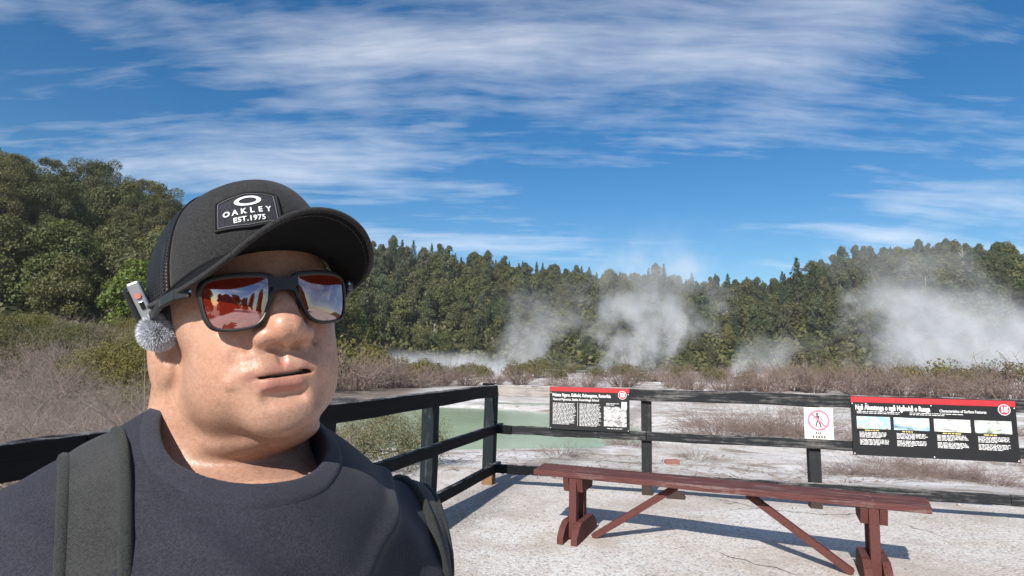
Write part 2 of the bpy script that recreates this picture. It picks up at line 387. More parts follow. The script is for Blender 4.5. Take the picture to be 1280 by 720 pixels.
# ---- the weathered railing across the view
fr = empty('railing_fence', C3)
tag(fr, 'weathered grey post and rail fence behind the bench carrying the information boards', 'fence')
for k in range(1, 6):
    p = DR * (1.80, 3.48, 5.95, 7.6, 9.3)[k - 1]
    mb = MB(); fence_post(mb, p, 1.08, .12, -.24 + rr.uniform(-.06, .06), (rr.uniform(-.012, .012), 0)); mb.build('post', M_POST_R, fr, bevel=.006)
for i, (zc, hh) in enumerate(RAILS):
    segs = {0: ((.075, 1.02, M_RAIL_P), (1.02, 5.16, M_RAIL_R), (5.16, 9.4, M_RAIL_R)), 1: ((.30, 1.80, M_RAIL_R), (1.80, 5.16, M_RAIL_R), (5.16, 9.4, M_RAIL_R)), 2: ((.03, .62, M_RAIL_L), (.62, 5.16, M_RAIL_R), (5.16, 9.4, M_RAIL_R))}[i]
    for a, b, m in segs:
        mb = MB(); off = NR * .0875; z = Vector((0, 0, zc + rr.uniform(-.004, .004)))
        mb.beam(DR * a + off + z, DR * (b - .006) + off + z, .05, hh, n=14, wob=.005, rnd=rr)
        mb.build('rail', m, fr, bevel=.006)
# short black stub that pokes past the corner post at the middle rail
mb = MB(); mb.beam(DR * .055 + NR * .0875 + Vector((0, 0, .645)), DR * .295 + NR * .0875 + Vector((0, 0, .635)), .05, .10, n=2); mb.build('rail', M_RAIL_L, fr, bevel=.006)

# ---- bench
BA = math.radians(-23.86); BH = .535
be = empty('park_bench', (.205, 5.20, 0), BA)
tag(be, 'long worn dark red wooden bench on trestle legs on the gravel', 'bench')
M_RED = wood_mat('red_bench_paint', BA, (.108, .041, .037), (.26, .20, .185), .075, None, .8)
M_REDV = wood_mat('red_leg_paint', BA + .9, (.105, .037, .032), (.15, .11, .10), .03, None, .75)
SL = 2.79
for j, (y0, y1) in enumerate(((0, .105), (.113, .218), (.226, .331))):
    mb = MB(); mb.beam((-.012 * j, (y0 + y1) / 2, BH - .0225), (SL + .014 * j, (y0 + y1) / 2, BH - .0225), y1 - y0, .045, n=10, wob=.0015, rnd=rr)
    mb.build('seat_plank', M_RED, be, bevel=.005)
for s, x in ((1, .34), (-1, 2.46)):
    tr = None
    mb = MB()
    for y in (.045, .265): mb.beam((x, y, .02), (x, y, BH - .047), .062, .075, up=(0, 1, 0))
    tr = mb.build('trestle_leg', M_REDV, be, bevel=.005)
    for sx in (-1, 1):
        xx = x + sx * .0575
        # cross block under the seat: sloping ends
        mb = MB(); y0, y1, zt, zb = -.005, .335, BH - .047, BH - .155
        P = [(xx - .024, y0 + .035, zb), (xx + .024, y0 + .035, zb), (xx + .024, y1 - .035, zb), (xx - .024, y1 - .035, zb), (xx - .024, y0, zt), (xx + .024, y0, zt), (xx + .024, y1, zt), (xx - .024, y1, zt)]
        mb.hexa(P); mb.build('cross_block', M_REDV, tr, bevel=.004)
        # foot board: low tips rising to the post
        mb = MB(); out = [(-.13, .0), (-.13, .055), (-.075, .115), (.0, .155), (.31, .155), (.385, .115), (.44, .055), (.44, .0)]
        n = len(out); V = [(xx - .026, y, z) for y, z in out] + [(xx + .026, y, z) for y, z in out]
        mb.add(V, [tuple(range(n)), tuple(range(2 * n - 1, n - 1, -1))] + [((k + 1) % n, k, n + k, n + (k + 1) % n) for k in range(n)])
        mb.build('foot_board', M_REDV, tr, bevel=.004)
    mb = MB(); mb.beam((x + s * .13, .165, .012), (x + s * .80, .165, BH - .062), .062, .05); mb.build('brace', M_REDV, be, bevel=.004)
M_RUST = plain('rusty_steel', (.16, .09, .06), .7, .3, 200)
for x in (.34, 2.46):
    for y in (.05, .165, .28):
        mb = MB(); mb.tube([(x, y, BH - .001), (x, y, BH + .003)], [.008, .0075], 10); mb.build('bolt_head', M_RUST, be)
# steel or timber block behind the bench brace foot
# ---- boards
def panel(root, w, h, th, mat):
    mb = MB(); mb.box((0, 0, h / 2), (w, th, h)); return mb.build('board', mat, root, bevel=.002)
M_BLACKP = plain('black_panel', (.008, .008, .009), .45, .2, 12); M_REDP = plain('red_band', (.42, .022, .028), .5, .2, 14)
M_WHITEP = plain('white_print', (.74, .73, .72), .6, .05, 50); M_YELP = plain('yellow_print', (.62, .52, .16), .6)
M_CRIM = plain('crimson_print', (.44, .03, .07), .5)
def flat(name, polys, mat, root, y):
    mb = MB()
    for P in polys: mb.add([(x, y, z) for x, z in P], [tuple(range(len(P)))])
    return mb.build(name, mat, root)
def text_on(root, txt, x, z, size, mat, y, align='LEFT', bold=0.0, name='lettering', sx=1.0):
    me = text_mesh(txt, size, align, bold=bold)
    for v in me.vertices: v.co = Vector((x + v.co.x * sx, y, z + v.co.y))
    return link(name, me, mat, root)
def disc(cx, cz, r, n=28): return [(cx + r * math.cos(2 * PI * k / n), cz + r * math.sin(2 * PI * k / n)) for k in range(n)]
def word_bars(rg, x0, x1, z0, z1, n, th):
    """unreadably small printed lines, as word-length dashes"""
    out = []
    for i in range(n):
        z = z1 - (z1 - z0) * i / max(1, n - 1); x = x0; end = x1 - rg.random() * (x1 - x0) * (.12 if i < n - 1 else .5)
        while x < end:
            L = min(rg.uniform(.012, .05), end - x); out.append([(x, z), (x + L, z), (x + L, z + th), (x, z + th)]); x += L + .007
    return out
def badge(root, cx, cz, r, txt, y):
    flat('badge_ring', [disc(cx, cz, r)], M_WHITEP, root, y); flat('badge', [disc(cx, cz, r * .88)], M_CRIM, root, y - .001)
    text_on(root, txt, cx, cz, r * 1.25, M_WHITEP, y - .002, 'CENTER', .0045, 'badge_number')
def photo_mat(name, seed, cols, scale=9):
    t = NT(name); v = t.map(t.tc(), (1, 1, 1.9), (0, 0, 0), (seed, seed * 2.3, 0))
    n = t.noise(v, scale, 6, .65, .8)
    c = t.ramp(n, [(.34 + .32 * i / (len(cols) - 1), c) for i, c in enumerate(cols)])
    t.bsdf(Base_Color=c, Roughness=.4); return t.m
SROT = -rad(13.8)
rg = random.Random(9)
# board beside the corner
p = C3 + DR * 1.18 + NR * .128
s1 = empty('information_board', (p.x, p.y, .672), SROT)
tag(s1, 'smaller black information board with red top band and white text columns, near the fence corner', 'information board')
W, Hh, y = .885, .472, -.0075
panel(s1, W, Hh, .012, M_BLACKP)
flat('red_band', [[(-W / 2 + .002, Hh - .052), (W / 2 - .002, Hh - .052), (W / 2 - .002, Hh - .002), (-W / 2 + .002, Hh - .002)]], M_REDP, s1, y)
text_on(s1, 'Waiata Ngaro, Edikohi, Kahengatoa, Rotorikia', -.415, Hh - .092, .050, M_WHITEP, y, 'LEFT', .0016, sx=.70)
text_on(s1, 'Natural Pigments, Stable Assemblage School', -.405, Hh - .140, .036, M_WHITEP, y, 'LEFT', .0008, sx=.80)
badge(s1, .365, Hh - .075, .046, '13', y - .0012)
flat('body_text', word_bars(rg, -.405, -.145, .06, .285, 17, .0062), M_WHITEP, s1, y)
flat('body_text', word_bars(rg, -.105, .135, .05, .285, 18, .0062), M_WHITEP, s1, y)
flat('column_rule', [[(-.127, .045), (-.124, .045), (-.124, .30), (-.127, .30)]], M_WHITEP, s1, y)
flat('photograph', [[(.165, .055), (.41, .055), (.41, .27), (.165, .27)]], photo_mat('old_photo_print', 3, [(.03, .03, .03), (.35, .34, .33), (.70, .69, .67), (.06, .06, .06), (.75, .74, .72)], 8), s1, y)
flat('inset_photograph', [[(.355, .25), (.415, .25), (.415, .325), (.355, .325)]], photo_mat('inset_print', 5, [(.5, .5, .49), (.75, .74, .73)], 20), s1, y - .001)
flat('caption', word_bars(rg, .19, .33, .285, .30, 2, .006) + word_bars(rg, .20, .39, .03, .03, 1, .006), M_WHITEP, s1, y)
for sx in (-1, 1):
    for z in (.016, Hh - .066): flat('screw_head', [disc(sx * (W / 2 - .014), z, .005, 10)], M_WHITEP, s1, y - .001)
# big board on the right
p = C3 + DR * 4.525 + NR * .145
s2 = empty('information_board', (p.x, p.y, .556), SROT); s2.rotation_euler = (rad(-1.5), 0, SROT)
tag(s2, 'wide black information board with red top band and four colour photographs, number 15', 'information board')
W, Hh = 1.425, .575
panel(s2, W, Hh, .012, M_BLACKP)
flat('red_band', [[(-W / 2 + .002, Hh - .058), (W / 2 - .002, Hh - .058), (W / 2 - .002, Hh - .002), (-W / 2 + .002, Hh - .002)]], M_REDP, s2, y)
text_on(s2, 'Ngā Āhuatanga o ngā Ngāwhā o Runga', -.672, Hh - .108, .068, M_WHITEP, y, 'LEFT', .0026, sx=.60)
text_on(s2, 'Characteristics of Surface Features', .07, Hh - .118, .038, M_WHITEP, y, 'LEFT', .0008, sx=.74)
badge(s2, .615, Hh - .088, .052, '15', y - .0012)
flat('body_text', word_bars(rg, -.66, -.26, Hh - .165, Hh - .150, 2, .006), M_WHITEP, s2, y)
flat('body_text', word_bars(rg, -.19, .29, Hh - .165, Hh - .150, 2, .006), M_WHITEP, s2, y)
PX = ((-.665, -.365), (-.335, -.025), (.015, .325), (.36, .665))
pm = (photo_mat('spring_print', 1, [(.10, .07, .05), (.55, .60, .58), (.25, .55, .62), (.62, .70, .70), (.40, .22, .12)], 6),
      photo_mat('pool_print', 2, [(.08, .11, .07), (.30, .45, .55), (.62, .72, .66), (.72, .76, .68)], 5),
      photo_mat('mud_print', 7, [(.16, .16, .17), (.52, .53, .50), (.70, .70, .66), (.62, .60, .28)], 9),
      photo_mat('terrace_print', 9, [(.08, .10, .06), (.40, .44, .38), (.68, .70, .66), (.24, .28, .22)], 7))
for k, (a, b) in enumerate(PX):
    flat('photograph', [[(a, Hh - .315), (b, Hh - .315), (b, Hh - .195), (a, Hh - .195)]], pm[k], s2, y)
    flat('caption', word_bars(rg, a + .07, b - .06, Hh - .335, Hh - .335, 1, .010), M_YELP, s2, y)
    for z_ in (.40, .47): flat('body_text', word_bars(rg, a + .02, b - .02, Hh - z_, Hh - z_ + .047, 5, .006), M_WHITEP, s2, y)
for sx in (-1, 0, 1):
    for z in (.016, Hh - .07): flat('screw_head', [disc(sx * (W / 2 - .014), z, .006, 10)], M_WHITEP, s2, y - .001)
# no-walking plate
p = C3 + DR * 3.515 + NR * .118
s3 = empty('prohibition_sign', (p.x, p.y, .690), SROT)
tag(s3, 'small white metal sign with a red ring crossing out a walking figure', 'sign')
W, Hh = .27, .315
mb = MB(); prof = []
K = 40
for k in range(K + 1):
    x = -W / 2 + W * k / K; r = 0
    for gx in (-.095, -.06, .0, .04): r += .006 * math.exp(-((x - gx) / .006) ** 2)
    prof.append((x, r))
V = [(x, yy + o, z) for o in (0, .003) for z in (0, Hh) for x, yy in prof]; n = K + 1; F = []
for k in range(K):
    F += [(k, k + 1, n + k + 1, n + k), (2 * n + k + 1, 2 * n + k, 3 * n + k, 3 * n + k + 1), (k + 1, k, 2 * n + k, 2 * n + k + 1), (n + k, n + k + 1, 3 * n + k + 1, 3 * n + k)]
F += [(0, n, 3 * n, 2 * n), (n - 1, 3 * n - 1, 4 * n - 1, 2 * n - 1)] if False else [(0, n, 3 * n, 2 * n), (n - 1, 3 * n - 1, 4 * n - 1, 2 * n - 1)]
mb.add(V, F)
t = NT('dirty_white_enamel'); v = t.tc()
c = t.mix(t.ramp(t.noise(t.map(v, (9, 9, 1.2)), 3, 5), [(.45, 0), (.7, .6)]), (.80, .79, .74), (.55, .52, .44))
t.bsdf(Base_Color=c, Roughness=.4)
mb.build('plate', t.m, s3)
M_PINK = plain('faded_red_print', (.56, .21, .28), .5, .15, 20)
ro, ri = .104, .085; cz = Hh * .60
flat('red_ring', [[(ro * math.cos(a), cz + ro * math.sin(a)), (ro * math.cos(b), cz + ro * math.sin(b)), (ri * math.cos(b), cz + ri * math.sin(b)), (ri * math.cos(a), cz + ri * math.sin(a))] for a, b in [(2 * PI * k / 40, 2 * PI * (k + 1) / 40) for k in range(40)]], M_PINK, s3, -.0035)
q = .0085
flat('figure', [disc(-.012, cz + .062, .012), [(-.028, cz + .046), (.006, cz + .046), (.008, cz - .005), (-.018, cz - .005)], [(-.018, cz), (-.004, cz), (-.022, cz - .068), (-.034, cz - .066)], [(-.006, cz), (.008, cz), (.028, cz - .066), (.014, cz - .07)],
     [(-.028, cz + .046), (-.022, cz + .038), (-.048, cz + .012), (-.054, cz + .018)], [(.004, cz + .046), (.012, cz + .040), (.040, cz + .002), (.034, cz - .003)]], plain('sign_black', (.09, .085, .085), .5), s3, -.0040)
flat('red_bar', [[(-.068, cz + .056), (-.056, cz + .068), (.068, cz - .056), (.056, cz - .068)]], M_PINK, s3, -.0045)
flat('notice_marks', [[(-.03 + .02 * i, .075 - .01 * (i % 2)), (-.018 + .02 * i, .075), (-.02 + .02 * i, .05), (-.034 + .02 * i, .052)] for i in range(3)] + [[(-.06 + .026 * i, .035), (-.046 + .026 * i, .038), (-.044 + .026 * i, .012), (-.062 + .026 * i, .010)] for i in range(5)], plain('sign_grey', (.12, .11, .10), .6), s3, -.0035)

# ---- small things on the ground
bx_, by_ = 2.78, 10.6
br = MB(); br.box((0, 0, .045), (.24, .12, .08), Matrix.Rotation(.2, 3, 'Z') @ Matrix.Rotation(.12, 3, 'X'))
o = br.build('brick', plain('weathered_brick', (.27, .125, .095), .9, .3, 30, .5, 120), None, bevel=.014); o.location = (bx_, by_, float(ground_z(bx_, by_)) - .01)
tag(o, 'reddish brick lying on the white ground beyond the weathered fence', 'brick')
ob_ = MB(); ob_.box((0, 0, .04), (.19, .09, .085)); o = ob_.build('wood_block', M_POST_R, None, bevel=.006); o.location = (1.77, 6.62, .0); o.rotation_euler = (0, 0, -.3)
tag(o, 'dark wooden block on the gravel behind the middle of the bench', 'block')
# a crack that runs through the gravel in front of the bench
cr = MB(); pts = [(1.62, 4.83), (1.66, 4.72), (1.76, 4.66), (1.79, 4.57), (1.92, 4.51), (1.96, 4.42), (2.0, 4.36)]
cr.tube([(x, y, float(ground_z(x, y)) + .0005) for x, y in pts], [.001, .003, .004, .003, .005, .003, .001], 5)
tag(cr.build('ground_crack', plain('crack_shadow_soil', (.06, .05, .04), .95)), kind='structure')
# ================================================================= HILLS, FOREST, SCRUB
def ray_px(x, y):
    d = cam.rotation_euler.to_matrix() @ Vector(((x - 640) / 757, -(y - 360) / 757, -1)); return d
def at_depth(x, Y):
    d = ray_px(x, 448); return d.x / d.y * Y
def hill(x, y):
    """terrain height of the three wooded hills above the flats"""
    x = np.asarray(x, float); y = np.asarray(y, float)
    n = fbm(x, y, .035, 21, 3)
    # left spur
    u = (x + 104) / 62.0; w = (y - 130) / 62.0
    lf = 30 * np.exp(-(np.abs(u) ** 2.6)) * np.exp(-(np.abs(w) ** 2.4))
    # long middle ridge
    ang = x / np.maximum(y, 1)
    s = sst(150, 292, y + 3 * n)
    top = np.interp(ang, [-.9, -.32, -.22, -.15, -.05, .1, .26, .40, .46, .52, .6, .72, .85, 1.1], [52, 50, 46, 47, 43, 37.5, 35, 33, 35, 44, 52, 54, 49, 44])
    md = (top - 1.0) * s * (1 - .3 * sst(330, 700, y))
    # right hill is nearer
    rt = 36 * np.exp(-(np.abs((x - 168) / 62) ** 2.4)) * np.exp(-(np.abs((y - 212) / 55) ** 2.4))
    return np.maximum(np.maximum(lf, md), rt) + 1.2 * n * sst(2, 14, np.maximum(np.maximum(lf, md), rt)) - 1.6
t = NT('forest_floor'); v = t.pos()
c = t.mix(t.ramp(t.noise(v, .12, 6, .65), [(.4, 0), (.62, 1)]), (.018, .022, .010), (.045, .045, .022))
t.bsdf(Base_Color=c, Roughness=.95, Specular_IOR_Level=.1, Normal=t.bump(t.noise(v, .6, 5), .8, .5)); M_FLOOR = t.m
UNDER = True
def hz(x, y):
    z = hill(x, y); return np.where(z < -1.2, -3.5, z)
hx = np.arange(-420, 560, 6.0); hy = np.concatenate([np.arange(60, 340, 5.0), np.arange(340, 900, 20.0)])
tag(grid_mesh('hills', hx, hy, hill, M_FLOOR), kind='structure')

def cards(P, N, size, rs, aspect=1.0, tilt=.7, dz=0.0):
    """one leafy quad per point, roughly facing N"""
    n = len(P); N = N + rs.normal(size=(n, 3)) * tilt; N[:, 2] += dz; N /= np.linalg.norm(N, axis=1)[:, None] + 1e-9
    A = np.cross(N, rs.normal(size=(n, 3))); A /= np.linalg.norm(A, axis=1)[:, None] + 1e-9; B = np.cross(N, A)
    s = (size * rs.uniform(.6, 1.35, n))[:, None]; k = rs.uniform(.55, 1, (n, 1)) * aspect
    bend = N * s * rs.uniform(-.25, .25, (n, 1))
    V = np.stack([P - A * s - B * s * k * .5, P + A * s * .2 - B * s * k + bend, P + A * s + B * s * k * .35, P - A * s * .1 + B * s * k + bend], 1).reshape(-1, 3)
    return V, np.arange(4 * n).reshape(n, 4)
def lobe_pts(c, r, n, rs, low=-.35):
    d = rs.normal(size=(int(n * 1.6), 3)); d /= np.linalg.norm(d, axis=1)[:, None]; d = d[d[:, 2] > low][:n]
    q = rs.uniform(.55, 1.0, (len(d), 1)) ** .5
    return c + d * r * q + rs.normal(size=d.shape) * .13 * np.mean(r), d / np.asarray(r) * np.mean(r)
def leaf_mat(name, cols, trans=.3):
    t = NT(name); a = t.sep(t.attr('leaf')); r = t.rnd()
    c = t.ramp(r, [(i / (len(cols) - 1), c) for i, c in enumerate(cols)])
    c = t.mix(t.math('MULTIPLY', a[0], .75), c, (0.012, .018, .006))
    c = t.mix(t.math('MULTIPLY', a[1], .55), c, (.16, .15, .045))
    c = t.mix(t.math('MULTIPLY', a[2], .5), c, (.11, .075, .04))
    b = t.bsdf(Base_Color=c, Roughness=.55, Specular_IOR_Level=.25)
    tl = t.n('ShaderNodeBsdfTranslucent', {'Color': t.mix(.5, c, (.12, .16, .03))})
    mx = t.n('ShaderNodeMixShader', {0: trans, 1: b.outputs[0], 2: tl.outputs[0]})
    t.t.links.new(mx.outputs[0], t.out.inputs['Surface']); return t.m
M_LEAF = {'conifer': leaf_mat('conifer_needles', [(0.039, 0.069, 0.034), (0.057, 0.092, 0.039), (0.048, 0.085, 0.048), (0.076, 0.099, 0.041)], .15),
          'broad': leaf_mat('broadleaf_leaves', [(0.098, 0.136, 0.041), (0.155, 0.167, 0.053), (0.113, 0.127, 0.057), (0.178, 0.170, 0.057), (0.085, 0.129, 0.053), (0.161, 0.136, 0.069)], .3),
          'ever': leaf_mat('evergreen_leaves', [(0.071, 0.108, 0.053), (0.106, 0.138, 0.062), (0.124, 0.136, 0.074), (0.081, 0.113, 0.062), (0.149, 0.140, 0.076)], .25),
          'gum': leaf_mat('gum_leaves', [(0.113, 0.124, 0.051), (0.155, 0.149, 0.062), (0.132, 0.122, 0.062), (0.090, 0.113, 0.048)], .3),
          'olive': leaf_mat('olive_scrub_leaves', [(0.213, 0.196, 0.060), (0.276, 0.241, 0.069), (0.161, 0.155, 0.067), (0.241, 0.190, 0.086)], .4),
          'bright': leaf_mat('bright_leaves', [(0.172, 0.253, 0.040), (0.196, 0.276, 0.048)], .35),
          'grey': leaf_mat('grey_leaves', [(0.218, 0.213, 0.115), (0.265, 0.247, 0.144)])}
M_BARK = plain('bark', (.085, .068, .052), .9, .4, 3); M_PALEBARK = plain('pale_bark', (.34, .31, .27), .85, .3, 2)
def leaf_attr(n, rs, lobe=None):
    a = np.stack([np.clip(rs.normal(.16, .24, n), 0, 1), np.clip(rs.normal(.18, .25, n), 0, 1), np.clip(rs.normal(.12, .25, n), 0, 1)], 1)
    if lobe is not None: a = np.clip(a + lobe, 0, 1)
    return np.repeat(a, 4, 0)
def trunk_mb(h, r, rs, limbs, k=7):
    mb = MB(); bend = rs.uniform(-.04, .04, 2) * h
    pts = [(bend[0] * f * f, bend[1] * f * f, h * f) for f in np.linspace(-.04, 1, 7)]
    mb.tube(pts, [r * (1 - .75 * f) * (1.35 if f <= 0 else 1) for f in np.linspace(-.04, 1, 7)], k)
    for c in limbs:
        f = rs.uniform(.35, .8); a = Vector((bend[0] * f * f, bend[1] * f * f, h * f)); b = Vector(c); m = a.lerp(b, .5) + Vector((0, 0, -.06 * h * rs.uniform(0, 1)))
        mb.tube([a, m, b], [r * .45, r * .3, r * .08], 5)
    return mb
def make_crown(kind, seed, n):
    """unit-ish tree about 10 m high -> (verts, faces, leaf colours, limb ends, trunk height)"""
    rs = np.random.RandomState(seed); Vs, Fs, As, limbs, base = [], [], [], [], 0
    def put(P, N, size, lob, **kw):
        nonlocal base
        V, F = cards(P, N, size, rs, **kw); Vs.append(V); Fs.append(F + base); base += len(V); As.append(leaf_attr(len(P), rs, lob))
    if kind == 'conifer':
        H = 11; nt = 17
        for i in range(nt):
            f = i / (nt - 1); z = 1.2 + (H - 1.2) * f; R = (1 - f) ** .75 * 3.0 * rs.uniform(.62, 1.2) + .15
            nb = max(4, int(9 * (1 - f) + 4)); a0 = rs.uniform(0, 6.28)
            for b in range(nb):
                a = a0 + 2 * PI * b / nb + rs.uniform(-.25, .25); L = R * rs.uniform(.65, 1.15)
                m = max(3, int(n / nt / nb * (1.5 - f))); u = rs.uniform(.15, 1, m) ** .7
                P = np.stack([np.cos(a) * L * u, np.sin(a) * L * u, z - .22 * L * u ** 1.5 + rs.normal(size=m) * .13], 1) + rs.normal(size=(m, 3)) * .10
                put(P, np.tile([np.cos(a) * .5, np.sin(a) * .5, .8], (m, 1)), .22 + .04 * (1 - f), np.array([rs.uniform(-.1, .3), -.1, -.1]), aspect=.6, tilt=.5)
        return np.concatenate(Vs), np.concatenate(Fs), np.concatenate(As), [], H * .95
    if kind == 'broad' or kind == 'bright':
        H = 8.5; nl = 20
        C = []
        for i in range(nl):
            a = rs.uniform(0, 2 * PI); rr_ = rs.uniform(.2, 1) ** .6 * 3.1; f = rs.uniform(0, 1)
            C.append((math.cos(a) * rr_ * (1.05 - .7 * f), math.sin(a) * rr_ * (1.05 - .7 * f), 1.2 + 5.8 * f))
        C.append((0, 0, 7.4))
        for c in C:
            r = rs.uniform(1.0, 1.9) * np.array([1, 1, .8]); P, N = lobe_pts(np.array(c), r, n // nl, rs, -.6)
            put(P, N, .26 * (2600 / n) ** .45, np.array([rs.uniform(-.2, .25), rs.uniform(-.15, .3), rs.uniform(-.1, .15)]), tilt=.55)
        limbs = C[::2]; return np.concatenate(Vs), np.concatenate(Fs), np.concatenate(As), limbs, 6
    if kind == 'ever':
        nl = 18; C = []
        for i in range(nl):
            a = rs.uniform(0, 2 * PI); f = (i + .5) / nl; w = 2.0 * math.sin(PI * min(1, .18 + .80 * f)) ** .7
            rr_ = rs.uniform(.35, 1) * w; C.append((math.cos(a) * rr_, math.sin(a) * rr_, 1.2 + 8.6 * f))
        for c in C:
            r = rs.uniform(.75, 1.35) * np.array([1, 1, 1.1]); P, N = lobe_pts(np.array(c), r, n // nl, rs, -.5)
            put(P, N, .22, np.array([rs.uniform(-.2, .3), rs.uniform(-.15, .2), rs.uniform(-.1, .2)]), tilt=.65)
        return np.concatenate(Vs), np.concatenate(Fs), np.concatenate(As), C[::3], 9
    if kind == 'gum':
        H = 14; nl = 30; C = []
        for i in range(nl):
            a = rs.uniform(0, 2 * PI); f = rs.uniform(0, 1) ** .75; rr_ = rs.uniform(.3, 1) * (4.0 if f < .75 else 2.8)
            C.append((math.cos(a) * rr_, math.sin(a) * rr_, 3.0 + 10.0 * f))
        for c in C:
            r = rs.uniform(.9, 1.7) * np.array([1, 1, .8]); P, N = lobe_pts(np.array(c), r, n // nl, rs, -.7)
            put(P, N, .105, np.array([rs.uniform(-.25, .2), rs.uniform(-.15, .25), rs.uniform(-.1, .2)]), tilt=.7)
        return np.concatenate(Vs), np.concatenate(Fs), np.concatenate(As), C[::2], 11.5
    if kind in ('olive', 'grey'):
        nl = 12
        for i in range(nl):
            a = rs.uniform(0, 2 * PI); q = rs.uniform(0, 1) ** .5
            c = np.array([math.cos(a) * q * 1.05, math.sin(a) * q * 1.05, .35 + rs.uniform(0, .75) * (1.1 - q * .7)])
            r = rs.uniform(.34, .6) * np.array([1, 1, .85]); P, N = lobe_pts(c, r, n // nl, rs, -.6)
            put(P, N, {1800: .06, 4200: .06, 9001: .026, 20000: .016}.get(n, .05), np.array([rs.uniform(-.2, .2), rs.uniform(-.15, .25), rs.uniform(-.1, .3)]), tilt=.9, dz=.2, aspect=.6)
            limbs.append(tuple(c))
        return np.concatenate(Vs), np.concatenate(Fs), np.concatenate(As), limbs, .8
PROTO = {}
def proto(kind, seed, n, split):
    """mesh data of one kind of tree: (crown, trunk) or one joined mesh for the far ones"""
    k = (kind, seed, n, split)
    if k in PROTO: return PROTO[k]
    V, F, A, limbs, th = make_crown(kind, seed, n)
    rs = np.random.RandomState(seed + 77)
    r = {'conifer': .20, 'broad': .24, 'bright': .2, 'gum': .26, 'ever': .22, 'olive': .035, 'grey': .03}[kind]
    tb = trunk_mb(th, r, rs, limbs)
    bark = M_PALEBARK if kind in ('gum', 'ever') and seed % 2 else M_BARK
    def mk(name, V, F, mats):
        o = mesh_np(name, V, F, mats); me = o.data; bpy.data.objects.remove(o); return me
    nm = 'foliage'
    if split:
        c = mk(nm, V, F, M_LEAF[kind]); set_attr(c, 'leaf', A)
        tm = bpy.data.meshes.new('trunk'); tm.from_pydata(tb.V, [], tb.F); tm.materials.append(bark); PROTO[k] = (c, tm)
    else:
        tri = [f for f in tb.F if len(f) == 4]; nv = len(V)
        c = mk(nm, np.concatenate([V, np.array([tuple(q) for q in tb.V])]), np.concatenate([F, np.array(tri) + nv]), [M_LEAF[kind], bark])
        c.polygons.foreach_set('material_index', np.concatenate([np.zeros(len(F), np.int32), np.ones(len(tri), np.int32)]))
        set_attr(c, 'leaf', np.concatenate([A, np.zeros((len(tb.V), 3))])); PROTO[k] = (c, None)
    return PROTO[k]
def plant(name, kind, seed, n, x, y, z, s, rz, label, cat, group, split=False, sz=None, tilt=0):
    c, tm = proto(kind, seed, n, split)
    if split:
        o = bpy.data.objects.new(name, None); COL.objects.link(o); o.empty_display_size = .2
        for nm, me in (('crown', c), ('trunk', tm)):
            q = bpy.data.objects.new(nm, me); COL.objects.link(q); q.parent = o
    else:
        o = bpy.data.objects.new(name, c); COL.objects.link(o)
    o.location = (x, y, z); o.rotation_euler = (tilt, 0, rz); o.scale = (s, s, s * (sz or 1))
    return tag(o, label, cat, group)
pr_ = np.random.RandomState(31)
def scatter(x0, x1, y0, y1, d, keep, limit=4000):
    pts = []; cell = {}
    for _ in range(limit):
        x = pr_.uniform(x0, x1); y = pr_.uniform(y0, y1)
        dd = d(x, y)
        if dd is None: continue
        if not keep(x, y): continue
        ci, cj = int(x // 4), int(y // 4); ok = True; R = int(dd // 4) + 1
        for i in range(ci - R, ci + R + 1):
            for j in range(cj - R, cj + R + 1):
                for q in cell.get((i, j), ()):
                    if (q[0] - x) ** 2 + (q[1] - y) ** 2 < dd * dd: ok = False; break
                if not ok: break
            if not ok: break
        if ok: pts.append((x, y)); cell.setdefault((ci, cj), []).append((x, y))
    return pts
# ---- the left spur: tall gums over a dark broadleaf wood
# undergrowth that covers the slopes between the trees
rs = np.random.RandomState(3); n = 300000
x = rs.uniform(-240, 300, n); y = rs.uniform(60, 322, n); k = (hill(x, y) > -.6) & (np.abs(x / y - .0) < 1.05) & ((y > 140) | (x / y < -.35)); x = x[k]; y = y[k]
z = hill(x, y) + rs.uniform(0, 1, len(x)) ** 2 * 2.6 * (1 + .5 * fbm(x, y, .25, 40)) - .1
P = np.stack([x, y, z], 1); V, F = cards(P, np.tile([0, -.25, 1.0], (len(P), 1)), .30 + .30 * sst(110, 170, y), rs, tilt=.6)
o = mesh_np('undergrowth', V, F, M_LEAF['broad']); A = leaf_attr(len(P), rs, np.stack([.35 * fbm(x, y, .3, 41), .3 * fbm(x, y, .2, 42), .25 * fbm(x, y, .15, 43)], 1)); set_attr(o.data, 'leaf', A)
tag(o, 'low green undergrowth that covers the slopes between the trees', 'undergrowth', None, 'stuff')
for x, y in scatter(-150, -24, 66, 170, lambda x, y: 5.2, lambda x, y: -1.02 < x / y < -.27 and hill(x, y) > .4 and (x / y > -.95), 3200):
    z = float(hill(x, y)); f = z / 30
    u = pr_.uniform()
    if z > 9 and u < .62:
        plant('gum_tree', 'gum', int(pr_.randint(4)), 15000, x, y, z - .4, pr_.uniform(.72, 1.02), pr_.uniform(0, 6.28), 'tall spreading gum tree in the wood on the hill at the far left', 'tree', 'gum trees on the left hill', True)
    else:
        plant('shade_tree', 'broad', int(pr_.randint(4)), 13000, x, y, z - .4, pr_.uniform(.85, 1.35), pr_.uniform(0, 6.28), 'dense dark broadleaf tree in the wood on the hill at the far left', 'tree', 'broadleaf trees on the left hill', True)
